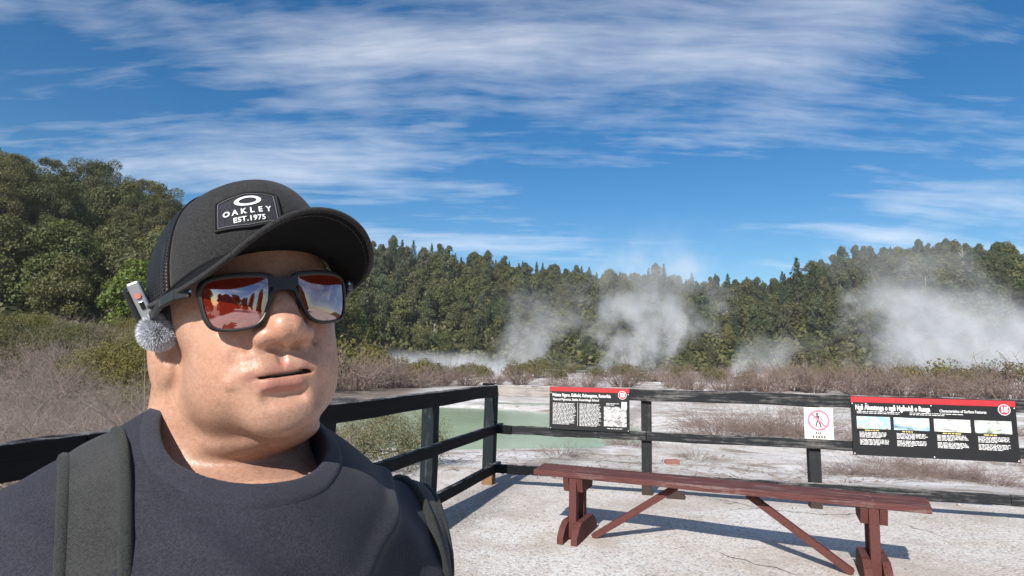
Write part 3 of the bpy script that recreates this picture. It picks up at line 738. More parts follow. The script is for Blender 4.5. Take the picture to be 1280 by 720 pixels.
# ---- middle ridge and right hill
def keep_mid(x, y):
    a = x / y; h = float(hill(x, y))
    return -.36 < a < .92 and h > .2 and y < 318
def dmid(x, y): return 5.6 if y < 175 else (7.3 if y < 270 else 5.0)
near_r = lambda x, y: x / y > .50
cnt = {}
for x, y in scatter(-110, 250, 145, 318, dmid, keep_mid, 5200):
    z = float(hill(x, y)); u = pr_.uniform(); a = x / y
    sky = y > 268; foot = z < 6
    side = 'right hill' if a > .52 else 'middle ridge'
    pc = .55 if sky and a < .47 else (.17 if a < .47 else .05)
    if a < -.08 and not sky: pc = .12
    if foot: pc = .03
    if u < pc:
        kind, nm = 'conifer', 'conifer_tree'; s = pr_.uniform(.75, 1.3) * (1.0 if not sky else .8); n = 2400; seed = int(pr_.randint(4))
        lab = 'dark pointed conifer standing on the skyline of the %s' % side if sky else 'dark pointed conifer in the forest on the slope of the %s' % side
        grp = ('skyline conifers on the ' if sky else 'conifers on the slope of the ') + side
    elif not foot and pr_.uniform() < .45:
        kind, nm = 'ever', 'evergreen_tree'; s = pr_.uniform(.8, 1.35) * (1.0 if not sky else .85); n = 3000; seed = 20 + int(pr_.randint(4))
        lab = 'upright oval evergreen on the skyline of the %s' % side if sky else 'upright oval evergreen in the forest on the slope of the %s' % side
        grp = ('skyline evergreens on the ' if sky else 'evergreens on the slope of the ') + side
    else:
        kind, nm = 'broad', ('small_tree' if foot else 'broadleaf_tree'); s = pr_.uniform(.8, 1.45) * (.62 if foot else 1) * (1.0 if not sky else .85); n = 3400; seed = 10 + int(pr_.randint(6))
        lab = 'rounded olive green tree on the skyline of the %s' % side if sky else ('low rounded tree at the foot of the %s' % side if foot else 'rounded olive green tree in the forest on the slope of the %s' % side)
        grp = ('skyline trees on the ' if sky else ('low trees at the foot of the ' if foot else 'rounded trees on the slope of the ')) + side
    cnt[kind] = cnt.get(kind, 0) + 1
    plant(nm, kind, seed, n, x, y, z - .4, s, pr_.uniform(0, 6.28), lab, 'tree', grp, False, pr_.uniform(.85, 1.2))
print('forest', cnt, 'total objects', len(bpy.data.objects))
# a few that stand out
def ztop(px, Y): return at_depth(px, Y)
for px, Y, s, lab in ((1000, 226, 2.0, 'tallest dark conifer between the middle ridge and the right hill'), (1021, 229, 1.55, 'second tall dark conifer, just right of the tallest one below the right hill'), (984, 222, 1.3, 'shorter conifer leaning against the left side of the tallest conifer')):
    x = at_depth(px, Y); plant('conifer_tree', 'conifer', 2, 2400, x, Y, float(hill(x, Y)) - .5, s, 1.0 + px, lab, 'tree', None, False)
for px, Y, s, lab in ((1078, 236, 1.5, 'dark round-headed tree at the left end of the right hilltop'),):
    x = at_depth(px, Y); plant('broadleaf_tree', 'broad', 11, 2600, x, Y, float(hill(x, Y)) - .5, s, 1.0, lab, 'tree', None, False)
x = at_depth(160, 62.); plant('bright_tree', 'bright', 5, 5200, x, 62., float(ground_z(x, 62.)) + .6, .92, .4, 'bright yellow-green tree in front of the dark wood, beside the cap', 'tree', None, True, 1.0)
# dead pale tree on the slope
def dead_tree(x, y, z, s, label, group=None):
    rs = np.random.RandomState(int(abs(x) * 10) % 1000); mb = MB()
    mb.tube([(0, 0, -.5), (.1, 0, 3), (.15, .1, 6), (.3, .1, 8.5)], [.26, .2, .13, .03], 6)
    for k in range(13):
        f = rs.uniform(.35, .95); a = rs.uniform(0, 6.28); L = rs.uniform(1.2, 2.8) * (1.2 - f * .6)
        p = Vector((.1, .05, 8.3 * f)); q = p + Vector((math.cos(a) * L * .6, math.sin(a) * L * .6, L * .5)); r = q + Vector((math.cos(a) * L * .3, math.sin(a) * L * .3, L * .5))
        mb.tube([p, q, r], [.10, .065, .02], 4)
    o = mb.build('dead_tree', M_PALEBARK); o.location = (x, y, z); o.scale = (s, s, s); return tag(o, label, 'tree', group)
for px, Y, s, lab in ((541, 172, .75, 'pale bare dead tree low on the middle slope'), (481, 296, .95, 'bare dead tree that sticks up above the skyline right of the cap'), (1212, 205, .7, 'pale bare dead tree high on the right hill')):
    x = at_depth(px, Y); dead_tree(x, Y, float(hill(x, Y)) + (3.0 if px != 481 else 6), s, lab)

# ---- dry twiggy scrub
def twig_mesh(seed, n, r0, spread=1.0, hgt=1.0, sub=3):
    rs = np.random.RandomState(seed); mb_v = []; mb_f = []; base = 0
    segs = []
    for i in range(n):
        a = rs.uniform(0, 2 * PI); q = rs.uniform(0, 1) ** .6 * .25 * spread
        p = np.array([math.cos(a) * q, math.sin(a) * q, -.05]); d = np.array([math.cos(a) * rs.uniform(.1, 1.0) * spread, math.sin(a) * rs.uniform(.1, 1.0) * spread, rs.uniform(.45, 1.0) * hgt])
        L = rs.uniform(.7, 1.1); q1 = p + d * L * .5 + rs.normal(size=3) * .06; q2 = p + d * L + rs.normal(size=3) * .10
        segs += [(p, q1, r0, r0 * .75), (q1, q2, r0 * .75, r0 * .35)]
        for _ in range(sub):
            f = rs.uniform(.2, 1); b = q1 + (q2 - q1) * f if rs.uniform() < .6 else p + (q1 - p) * f
            e = b + (d / np.linalg.norm(d) + rs.normal(size=3) * .75) * rs.uniform(.15, .42); e[2] = max(e[2], .02)
            m = b + (e - b) * .5 + rs.normal(size=3) * .03
            segs += [(b, m, r0 * .55, r0 * .4), (m, e, r0 * .4, r0 * .2)]
            for _ in range(sub - 1):
                g = m + (e - m) * rs.uniform(0, 1); h = g + rs.normal(size=3) * .13 + np.array([0, 0, .06]); segs.append((g, h, r0 * .32, r0 * .16))
    S = np.array([(*a, *b) for a, b, _, _ in segs]); ra = np.array([s[2] for s in segs]); rb = np.array([s[3] for s in segs])
    A, B = S[:, :3], S[:, 3:]; T = B - A; T /= np.linalg.norm(T, axis=1)[:, None] + 1e-9
    U = np.cross(T, [.3, .2, .9]); U /= np.linalg.norm(U, axis=1)[:, None] + 1e-9; W = np.cross(T, U)
    ring = [np.cos(k * 2 * PI / 3) * U + np.sin(k * 2 * PI / 3) * W for k in range(3)]
    V = np.stack([A + ring[k] * ra[:, None] for k in range(3)] + [B + ring[k] * rb[:, None] for k in range(3)], 1).reshape(-1, 3)
    b6 = (np.arange(len(A)) * 6)[:, None]
    F = np.concatenate([b6 + np.array([[k, (k + 1) % 3, 3 + (k + 1) % 3, 3 + k]]) for k in range(3)])
    return V, F
def twig_mat(name, cols):
    t = NT(name); v = t.tc(); r = t.rnd()
    c = t.ramp(r, [(i / (len(cols) - 1), c) for i, c in enumerate(cols)])
    c = t.mix(t.noise(v, 6, 3), c, tuple(x * .55 for x in cols[0])); t.bsdf(Base_Color=c, Roughness=.9, Specular_IOR_Level=.15); return t.m
M_TWIG = {'pink': twig_mat('dry_pinkish_twigs', [(.28, .20, .17), (.37, .285, .245), (.23, .165, .14), (.33, .27, .23)]), 'grey': twig_mat('dry_grey_twigs', [(.35, .285, .245), (.42, .35, .30), (.26, .205, .175), (.39, .305, .255)])}
TW = {}
def twig(name, kind, seed, n, r0, x, y, s, label, group, hgt=1.0, spread=1.0, sub=3, sz=1.0, dz=0.0):
    k = (kind, seed, n, r0, hgt, spread, sub)
    if k not in TW:
        V, F = twig_mesh(seed, n, r0, spread, hgt, sub); o = mesh_np('twigs', V, F, M_TWIG[kind]); TW[k] = o.data; bpy.data.objects.remove(o)
    o = bpy.data.objects.new(name, TW[k]); COL.objects.link(o)
    o.location = (x, y, float(ground_z(x, y)) - .03 + dz); o.rotation_euler = (0, 0, pr_.uniform(0, 6.28)); o.scale = (s, s, s * sz)
    return tag(o, label, 'shrub', group)
def gpt(px, py, z=-.75):
    d = ray_px(px, py); k = (z - CAM_H) / d.z; return d.x * k, d.y * k
# shrubs on the white flats beyond the weathered fence: (pixel column, row of the foot, height in metres)
FLATS = [(700, 488, 1.2), (735, 486, 1.4), (778, 486, 2.0), (845, 487, 1.9), (868, 492, 1.5), (905, 494, 1.6), (930, 489, 2.0), (958, 492, 1.7), (992, 490, 2.3), (1018, 492, 2.0), (1047, 489, 2.2), (1075, 495, 2.0), (1100, 494, 2.4), (1130, 496, 2.2), (1160, 498, 1.9), (1190, 497, 2.0), (1222, 503, 1.6), (1262, 505, 2.4), (1240, 498, 1.8), (650, 481, 1.6), (618, 482, 1.3), (585, 482, 1.7), (552, 484, 1.9), (520, 485, 1.6), (490, 487, 2.0), (462, 488, 1.9), (438, 492, 2.0), (900, 478, 1.8), (860, 476, 1.6), (815, 477, 1.5), (1010, 478, 2.0), (1120, 478, 2.4), (1180, 482, 2.0)]
for i, (px, py, h) in enumerate(FLATS):
    x, y = gpt(px, py)
    twig('dry_shrub', 'pink', i % 5, 44, .016, x, y, h * pr_.uniform(.75, 1.1), 'bare pinkish brown shrub standing on the white flats beyond the weathered fence' if px > 690 else 'bare pinkish brown shrub on the far bank of the green pool', 'bare shrubs on the flats' if px > 690 else 'bare shrubs on the far pool bank', sub=4, spread=1.15)
# low patches just beyond the fence
rh = np.random.RandomState(12)
for i, (px, py, h) in enumerate([(rh.uniform(690, 1270), rh.uniform(520, 560), rh.uniform(.2, .5)) for _ in range(16)] + [(rh.uniform(1020, 1275), rh.uniform(580, 608), rh.uniform(.18, .3)) for _ in range(12)] + [(905, 545, .75), (940, 540, .8), (975, 546, .7), (1005, 540, .75), (890, 530, .6), (1030, 552, .6), (1080, 560, .5), (1110, 575, .35), (1160, 596, .38), (1200, 600, .34), (1090, 600, .34), (1240, 606, .34), (1060, 597, .26), (700, 575, .28), (870, 575, .25)]):
    x, y = gpt(px, py, -.45)
    twig('low_heath', 'pink', 5 + i % 3, 70, .008, x, y, h * 1.3, 'low brown heath plant on white ground close behind the weathered fence', 'low heath behind the fence', hgt=.6, spread=1.9, sub=3)
# scrub belt at the foot of the hills
for x, y in scatter(-70, 150, 66, 150, lambda x, y: 8.5, lambda x, y: -.40 < x / y < .92 and not (((x + 20) / 48) ** 2 + ((y - 118) / 25) ** 2 < 1), 700):
    if pr_.uniform() < .22:
        twig('dry_shrub', 'pink', int(pr_.randint(5)), 44, .016, x, y, pr_.uniform(.9, 1.6), 'small bare shrub in the far scrub belt at the foot of the hills', 'bare shrubs in the far scrub belt', sub=4, spread=1.15)
    else:
        plant('scrub_bush', 'olive', int(pr_.randint(3)), 1800, x, y, float(ground_z(x, y)), pr_.uniform(1.0, 2.0), pr_.uniform(0, 6.28), 'small olive bush in the far scrub belt at the foot of the hills', 'bush', 'olive bushes in the far scrub belt')
for i, (px, py, s) in enumerate([(650, 474, 1.5), (668, 472, 1.2), (541, 474, 1.4), (742, 476, 1.3), (803, 477, 1.3), (940, 486, 1.2), (1172, 490, 2.0), (1085, 480, 1.6), (448, 478, 2.6), (425, 480, 2.8), (500, 474, 1.6), (470, 482, 1.9), (520, 478, 1.5), (462, 474, 2.2), (585, 476, 1.3), (610, 478, 1.1), (690, 478, 1.2), (845, 480, 1.3), (890, 480, 1.2), (1035, 480, 1.6), (1140, 480, 1.8), (1215, 484, 2.0), (1262, 488, 2.2)]):
    x, y = gpt(px, py)
    plant('scrub_bush', 'olive', i % 3, 1800, x, y, float(ground_z(x, y)), s, i * 1.3, 'olive green bush among the bare shrubs on the flats', 'bush', 'olive bushes on the flats')
# leafy bush behind the black fence, between the man and the corner post
x, y = -1.95, 8.3
plant('leafy_bush', 'grey', 21, 20000, x, y, float(ground_z(x, y)) - .05, .80, .6, 'fine-leaved grey-green bush behind the black fence beside the green pool', 'bush', None, True, 1.05)
plant('leafy_bush', 'grey', 22, 20000, -3.3, 9.4, float(ground_z(-3.3, 9.4)) - .05, .85, 2.6, 'grey-green bush partly hidden behind the man at the black fence', 'bush', None, True, 1.0)
# ---- left bank: olive scrub then grey tangle towards the fence
for x, y in scatter(-50, -5.5, 13, 62, lambda x, y: 1.7 + y * .02, lambda x, y: -1.05 < x / y < -.36, 2600):
    if y > 17 and pr_.uniform() < .66:
        plant('scrub_bush', 'olive', int(pr_.randint(3)), 9001, x, y, float(ground_z(x, y)) - .1, pr_.uniform(.55, 1.5) * (1 + y * .010), pr_.uniform(0, 6.28), 'yellow-green scrub bush on the left bank below the wood', 'bush', 'scrub bushes on the left bank')
    else:
        twig('dry_shrub', 'grey', 30 + int(pr_.randint(4)), 90, .007, x, y, pr_.uniform(.8, 1.2) if y < 20 else pr_.uniform(1.1, 1.8), 'bare grey shrub among the scrub on the left bank', 'bare shrubs on the left bank', sub=4)
for x, y in scatter(-15, -2.6, 3.0, 16, lambda x, y: .68, lambda x, y: (-1.08 < x / y < -.36) and (-(x - FC[0]) * .958 + (y - FC[1]) * .286) > 1.0 - .0 * x, 900):
    gz_ = float(ground_z(x, y)); s_ = max(.35, (1.42 - .078 * y - gz_) * pr_.uniform(.62, .95))
    twig('dry_shrub', 'grey', 40 + int(pr_.randint(5)), 70, .0055, x, y, s_, 'tangled bare grey shrub right behind the black fence at the far left', 'tangled shrubs behind the black fence', sub=4, hgt=.85, spread=1.2)
# ---- loose stones and fallen twigs on the pale ground
rs = np.random.RandomState(17); n = 5200
y = 2.6 + 22 * rs.uniform(0, 1, n) ** 1.8; x = y * rs.uniform(-.62, .95, n); k = pond_mask(x, y) < -.08; x = x[k]; y = y[k]; n = len(x)
sz = np.exp(rs.normal(-5.5, .45, n)) * (1 + y * .07); z = ground_z(x, y) + sz * .2
ico = np.array([(0, 0, 1), (.9, 0, .1), (.2, .85, -.1), (-.8, .45, .15), (-.7, -.55, -.1), (.3, -.9, .1), (0, 0, -.8)])
fc = np.array([(0, 1, 2), (0, 2, 3), (0, 3, 4), (0, 4, 5), (0, 5, 1), (6, 2, 1), (6, 3, 2), (6, 4, 3), (6, 5, 4), (6, 1, 5)])
V = np.stack([x, y, z], 1)[:, None, :] + ico[None] * (sz[:, None] * rs.uniform(.6, 1.3, (n, 3)) * np.array([1, 1, .6]))[:, None, :]
o = mesh_np('loose_stones', V.reshape(-1, 3), (np.arange(n) * 7)[:, None, None].repeat(10, 1).repeat(3, 2).reshape(-1, 3) + np.tile(fc, (n, 1)))
t = NT('stone'); t.bsdf(Base_Color=t.ramp(t.noise(t.pos(), 9, 2), [(.3, (.16, .14, .12)), (.5, (.38, .33, .29)), (.7, (.55, .51, .47))]), Roughness=.9); o.data.materials.append(t.m)
tag(o, 'small loose stones scattered over the pale ground', 'stones', None, 'stuff')
n = 2600; y = 7.5 + 26 * rs.uniform(0, 1, n) ** 1.5; x = y * rs.uniform(-.1, .95, n); k = (pond_mask(x, y) < -.05) & (fbm(x, y, .5, 61) > .15) & ((x - FC[0]) * N_OUT[0] + (y - FC[1]) * N_OUT[1] > .5); x = x[k]; y = y[k]; n = len(x)
a = rs.uniform(0, 6.28, n); L = rs.uniform(.05, .22, n); z = ground_z(x, y) + .008; w = rs.uniform(.003, .007, n)
D = np.stack([np.cos(a), np.sin(a), rs.uniform(-.05, .25, n)], 1) * L[:, None]; S_ = np.stack([-np.sin(a), np.cos(a), 0 * a], 1) * w[:, None]; P = np.stack([x, y, z], 1); U = np.array([0, 0, 1.]) * w[:, None]
V = np.stack([P - S_, P + S_, P + U * 1.6, P + D - S_ * .5, P + D + S_ * .5, P + D + U], 1).reshape(-1, 3); b = (np.arange(n) * 6)[:, None]
o = mesh_np('fallen_twigs', V, np.concatenate([b + np.array([[k_, (k_ + 1) % 3, 3 + (k_ + 1) % 3, 3 + k_]]) for k_ in range(3)]), M_TWIG['pink'])
tag(o, 'fallen twigs and dead stalks lying on the white flats', 'twigs', None, 'stuff')
# ---- what stands behind the camera and shows in the mirrored glasses
mb = MB(); hx_, hy_ = -1.5, -24.0
hut = empty('gabled_hut', (hx_, hy_, 0), .25)
tag(hut, 'dark hut with a steep pointed roof, mirrored in the sunglasses', 'hut')
mb = MB(); mb.box((0, 0, 1.1), (7, 5, 2.2)); mb.build('wall', plain('hut_wall', (.06, .045, .035), .8), hut)
mb = MB(); mb.add([(-4.2, -3.2, 2.1), (4.2, -3.2, 2.1), (4.2, 3.2, 2.1), (-4.2, 3.2, 2.1), (0, 0, 5.6)], [(3, 2, 1, 0), (0, 1, 4), (1, 2, 4), (2, 3, 4), (3, 0, 4)]); mb.build('roof', plain('hut_roof', (.035, .03, .03), .8), hut)
mb = MB(); mb.box((0, 2.53, 1.0), (1.0, .06, 2.0)); mb.build('door', plain('hut_door', (.12, .05, .035), .7), hut)
pf = empty('picket_fence', (4.6, -2.6, 0), -.9); tag(pf, 'brown picket fence mirrored in the sunglasses, behind the camera', 'fence')
M_PICK = plain('picket_wood', (.24, .16, .10), .8)
for k in range(26):
    mb = MB(); mb.box((-2.6 + .2 * k, 0, .5), (.09, .025, 1.0)); mb.build('picket', M_PICK, pf)
for z in (.85, .25): mb = MB(); mb.beam((-2.7, .04, z), (2.6, .04, z), .04, .09); mb.build('cross_rail', M_PICK, pf)
for i, (x, y, s) in enumerate([(-22 + 4.1 * k, -27 - 4 * math.sin(k * 1.7) + .012 * k * k * 6, .62 + .25 * math.sin(k * 2.3) ** 2) for k in range(13)]):
    plant('broadleaf_tree', 'broad', 10 + i % 6, 3400, x, y, -.2, s, i * 1.1, 'round tree mirrored in the sunglasses, behind the camera', 'tree', 'trees behind the camera')
print('objects', len(bpy.data.objects))
# ================================================================= STEAM
def steam(name, px, Y, w, h, label, dens, lean=.35, seed=0.0, base_z=-1.3, depth=None, low=False):
    """a soft plume: one closed box whose volume density follows a rising, widening, torn column"""
    x = at_depth(px, Y); depth = depth or w * .6
    t = NT('steam_vapour'); o = t.tc()                        # object space: x,y in -1..1, z 0..1
    s = t.n('ShaderNodeSeparateXYZ', {'Vector': o}).outputs
    wn = t.n('ShaderNodeVectorMath', {0: t.n('ShaderNodeVectorMath', {0: t.noise(t.map(o, (w / 2, depth / 2, h), loc=(seed, 0, 0)), .16, 3, .55, 0, 1), 1: (.5, .5, .5)}, operation='SUBTRACT').outputs[0], 1: (1.7, 1.7, .7)}, operation='MULTIPLY').outputs[0]
    q = t.n('ShaderNodeVectorMath', {0: o, 1: wn}, operation='ADD').outputs[0]
    r = t.n('ShaderNodeSeparateXYZ', {'Vector': q}).outputs
    z = t.math('MAXIMUM', s[2], 0.0)
    cx = t.math('MULTIPLY', t.math('POWER', z, .9), lean)
    width = t.math('ADD', .30 if not low else .75, t.math('MULTIPLY', z, .32 if not low else .1))
    dx = t.math('DIVIDE', t.math('SUBTRACT', r[0], cx), width); dy = t.math('DIVIDE', r[1], .62)
    d = t.math('SQRT', t.math('ADD', t.math('MULTIPLY', dx, dx), t.math('MULTIPLY', dy, dy)))
    core = t.n('ShaderNodeMapRange', {'Value': d, 'From Min': 1.0, 'From Max': .15, 'To Min': 0.0, 'To Max': 1.0}, interpolation_type='SMOOTHSTEP').outputs[0]
    fade = t.n('ShaderNodeMapRange', {'Value': t.math('ADD', z, t.math('MULTIPLY', t.n('ShaderNodeSeparateXYZ', {'Vector': wn}).outputs[2], .8)), 'From Min': .95, 'From Max': .12, 'To Min': 0.0, 'To Max': 1.0}, interpolation_type='SMOOTHSTEP').outputs[0]
    n = t.noise(t.map(o, (w / 2, depth / 2, h * .8), loc=(seed * 3, 1, 2)), .30, 4, .62, .5)
    tear = t.n('ShaderNodeMapRange', {'Value': n, 'From Min': .30, 'From Max': .80, 'To Min': 0.10, 'To Max': 1.0}).outputs[0]
    edge = t.n('ShaderNodeMapRange', {'Value': t.math('MAXIMUM', t.math('ABSOLUTE', s[0]), t.math('ABSOLUTE', s[1])), 'From Min': .98, 'From Max': .72}).outputs[0]
    den = t.math('MULTIPLY', t.math('MULTIPLY', t.math('MULTIPLY', core, fade), t.math('MULTIPLY', tear, edge)), dens)
    vol = t.n('ShaderNodeVolumePrincipled', {'Color': (.90, .915, .94), 'Density': den, 'Anisotropy': -.1})
    t.t.links.new(vol.outputs[0], t.out.inputs['Volume'])
    t.m.cycles.volume_step_rate = 1.0
    mb = MB(); mb.box((0, 0, .5), (2, 2, 1)); ob = mb.build(name, t.m)
    ob.location = (x, Y, base_z); ob.scale = (w / 2, depth / 2, h)
    return tag(ob, label, 'steam', None, 'stuff')
steam('steam_plume', 792, 112, 54, 31, 'tall white steam plume rising in front of the middle of the forest', .21, .22, 1.0)
steam('steam_plume', 645, 105, 36, 19, 'smaller leaning steam plume left of the tall central one', .20, .36, 4.0)
steam('steam_plume', 1150, 96, 46, 27, 'steam plume rising before the right hill behind the wide information board', .21, -.12, 7.0)
steam('steam_plume', 1245, 88, 48, 17, 'thick low bank of white steam at the right edge of the picture', .30, -.25, 9.0, low=True)
steam('steam_mist', 550, 92, 44, 4.2, 'thin flat mist lying over the steaming lake', .40, 0, 12.0, -1.1, 30, True)
steam('steam_mist', 960, 104, 30, 9, 'faint low wisp of steam between the two big plumes', .26, .2, 15.0)

# the thin air of the valley
t = NT('valley_air'); vol = t.n('ShaderNodeVolumePrincipled', {'Color': (.90, .94, 1.0), 'Density': .0002, 'Anisotropy': .2}); t.t.links.new(vol.outputs[0], t.out.inputs['Volume'])
mb = MB(); mb.box((40, 395, 45), (1500, 860, 100)); tag(mb.build('haze', t.m), 'thin pale haze over the valley', 'haze', None, 'stuff')
# ================================================================= THE MAN
# ---- signed-distance sculpting + surface nets
def sE(P, c, r, R=None):
    q = P - np.asarray(c, np.float32)
    if R is not None: q = q @ np.asarray(R, np.float32)
    r = np.asarray(r, np.float32)
    a = q / r; k0 = np.sqrt((a * a).sum(1)); a = a / r; k1 = np.sqrt((a * a).sum(1)) + 1e-9
    return k0 * (k0 - 1) / k1
def sC(P, a, b, ra, rb=None):
    rb = ra if rb is None else rb
    a = np.asarray(a, np.float32); b = np.asarray(b, np.float32)
    ba = b - a; q = P - a
    h = np.clip((q @ ba) / float(ba @ ba), 0, 1)
    dd = q - h[:, None] * ba
    return np.sqrt((dd * dd).sum(1)) - (ra + (rb - ra) * h)
def smin(a, b, k):
    h = np.maximum(k - np.abs(a - b), 0) / k
    return np.minimum(a, b) - h * h * k * .25
def smax(a, b, k): return -smin(-a, -b, k)
def surf_nets(fn, lo, hi, h, coarse=4):
    lo = np.asarray(lo, float); hi = np.asarray(hi, float)
    n = (np.ceil((hi - lo) / (h * coarse)).astype(int)) * coarse + 1
    nc = (n - 1) // coarse + 1
    ax = [lo[i] + np.arange(nc[i]) * h * coarse for i in range(3)]
    G = np.stack(np.meshgrid(*ax, indexing='ij'), -1).reshape(-1, 3).astype(np.float32)
    dc = fn(G).reshape(nc)
    near = np.abs(dc) < h * coarse * 2.2
    cell = np.zeros(nc - 1, bool)
    for i in (0, 1):
        for j in (0, 1):
            for k in (0, 1):
                cell |= near[i:nc[0] - 1 + i, j:nc[1] - 1 + j, k:nc[2] - 1 + k]
    V = np.repeat(np.repeat(np.repeat(dc[:-1, :-1, :-1], coarse, 0), coarse, 1), coarse, 2)
    V = np.pad(V, ((0, 1),) * 3, mode='edge').astype(np.float32)
    M = np.zeros(n, bool)
    m0 = np.repeat(np.repeat(np.repeat(cell, coarse, 0), coarse, 1), coarse, 2)
    for i in (0, 1):
        for j in (0, 1):
            for k in (0, 1):
                M[i:n[0] - 1 + i, j:n[1] - 1 + j, k:n[2] - 1 + k] |= m0
    I = np.argwhere(M)
    V[M] = fn((lo + I * h).astype(np.float32))
    S = V < 0
    nx, ny, nz = n
    acc = np.zeros((nx - 1, ny - 1, nz - 1, 3), np.float32); cnt = np.zeros((nx - 1, ny - 1, nz - 1), np.float32)
    for axis in range(3):
        o1, o2 = [a for a in range(3) if a != axis]
        for s1 in (0, 1):
            for s2 in (0, 1):
                sl0 = [slice(0, n[a] - 1) for a in range(3)]
                sl0[o1] = slice(s1, n[o1] - 1 + s1); sl0[o2] = slice(s2, n[o2] - 1 + s2)
                sl1 = list(sl0); sl1[axis] = slice(1, n[axis])
                a, b = V[tuple(sl0)], V[tuple(sl1)]
                c = (a < 0) != (b < 0)
                t = np.where(c, a / np.where(c, a - b, 1), 0)
                acc[..., axis] += t * c; acc[..., o1] += s1 * c; acc[..., o2] += s2 * c
                cnt += c
    act = cnt > 0
    idx = -np.ones(act.shape, np.int64); idx[act] = np.arange(act.sum())
    pos = np.argwhere(act) + acc[act] / cnt[act][:, None]
    verts = lo + pos * h
    F = []
    for axis in range(3):
        o1, o2 = [(1, 2), (2, 0), (0, 1)][axis]
        sl0 = [slice(1, n[a] - 1) for a in range(3)]; sl0[axis] = slice(0, n[axis] - 1)
        sl1 = list(sl0); sl1[axis] = slice(1, n[axis])
        a, b = S[tuple(sl0)], S[tuple(sl1)]
        E = np.argwhere(a != b)
        if not len(E): continue
        flip = b[tuple(E.T)]
        base = E.copy(); base[:, o1] += 1; base[:, o2] += 1     # grid index of the edge start
        def cellidx(d1, d2):
            q = base.copy(); q[:, o1] -= d1; q[:, o2] -= d2
            return idx[tuple(q.T)]
        q = np.stack([cellidx(1, 1), cellidx(0, 1), cellidx(0, 0), cellidx(1, 0)], 1)
        q[flip] = q[flip][:, ::-1]
        F.append(q)
    F = np.concatenate(F); F = F[(F >= 0).all(1)]
    return verts, F
def net_smooth(V, F, it=2, lam=.5):
    E = np.concatenate([F[:, [0, 1]], F[:, [1, 2]], F[:, [2, 3]], F[:, [3, 0]]])
    E = np.unique(np.sort(E, 1), axis=0)
    deg = np.bincount(E.ravel(), minlength=len(V)).astype(float)[:, None]; deg[deg == 0] = 1
    for _ in range(it):
        for l in (lam, -lam * 1.02):
            s = np.stack([np.bincount(E[:, 0], V[E[:, 1], a], len(V)) + np.bincount(E[:, 1], V[E[:, 0], a], len(V)) for a in range(3)], 1)
            V = V + l * (s / deg - V)
    return V
def nz3(P, f, seed=0):
    """cheap smooth pseudo noise in [-1,1]"""
    r = np.random.RandomState(seed); o = np.zeros(len(P), np.float32)
    for _ in range(6):
        d = r.normal(size=3); d *= f * r.uniform(.6, 1.5) / np.linalg.norm(d)
        o += np.sin(P @ d.astype(np.float32) + r.uniform(0, 6.28))
    return o / 3.2

HC = np.array([-.2660, .6158, 1.4709])       # head centre between the ears, world
HS = 1.05                                    # head size
YAW, PITCH, ROLL = rad(37.8), rad(-5.3), rad(-7.8)
RB = np.array(Matrix.Rotation(YAW, 3, 'Z'))
RH = np.array(Matrix.Rotation(PITCH, 3, 'X') @ Matrix.Rotation(ROLL, 3, 'Y'))   # head tilt inside the body frame
# body frame: x = his left, y = backward, z = up (absolute), origin below the head centre
def to_head(P):
    return ((P - np.array([0, 0, HC[2]], np.float32)) @ RH.astype(np.float32)) * np.float32(1000 / HS)    # mm
def head2body(Q): return (np.asarray(Q, float) * (HS / 1000)) @ RH.T + np.array([0, 0, HC[2]])

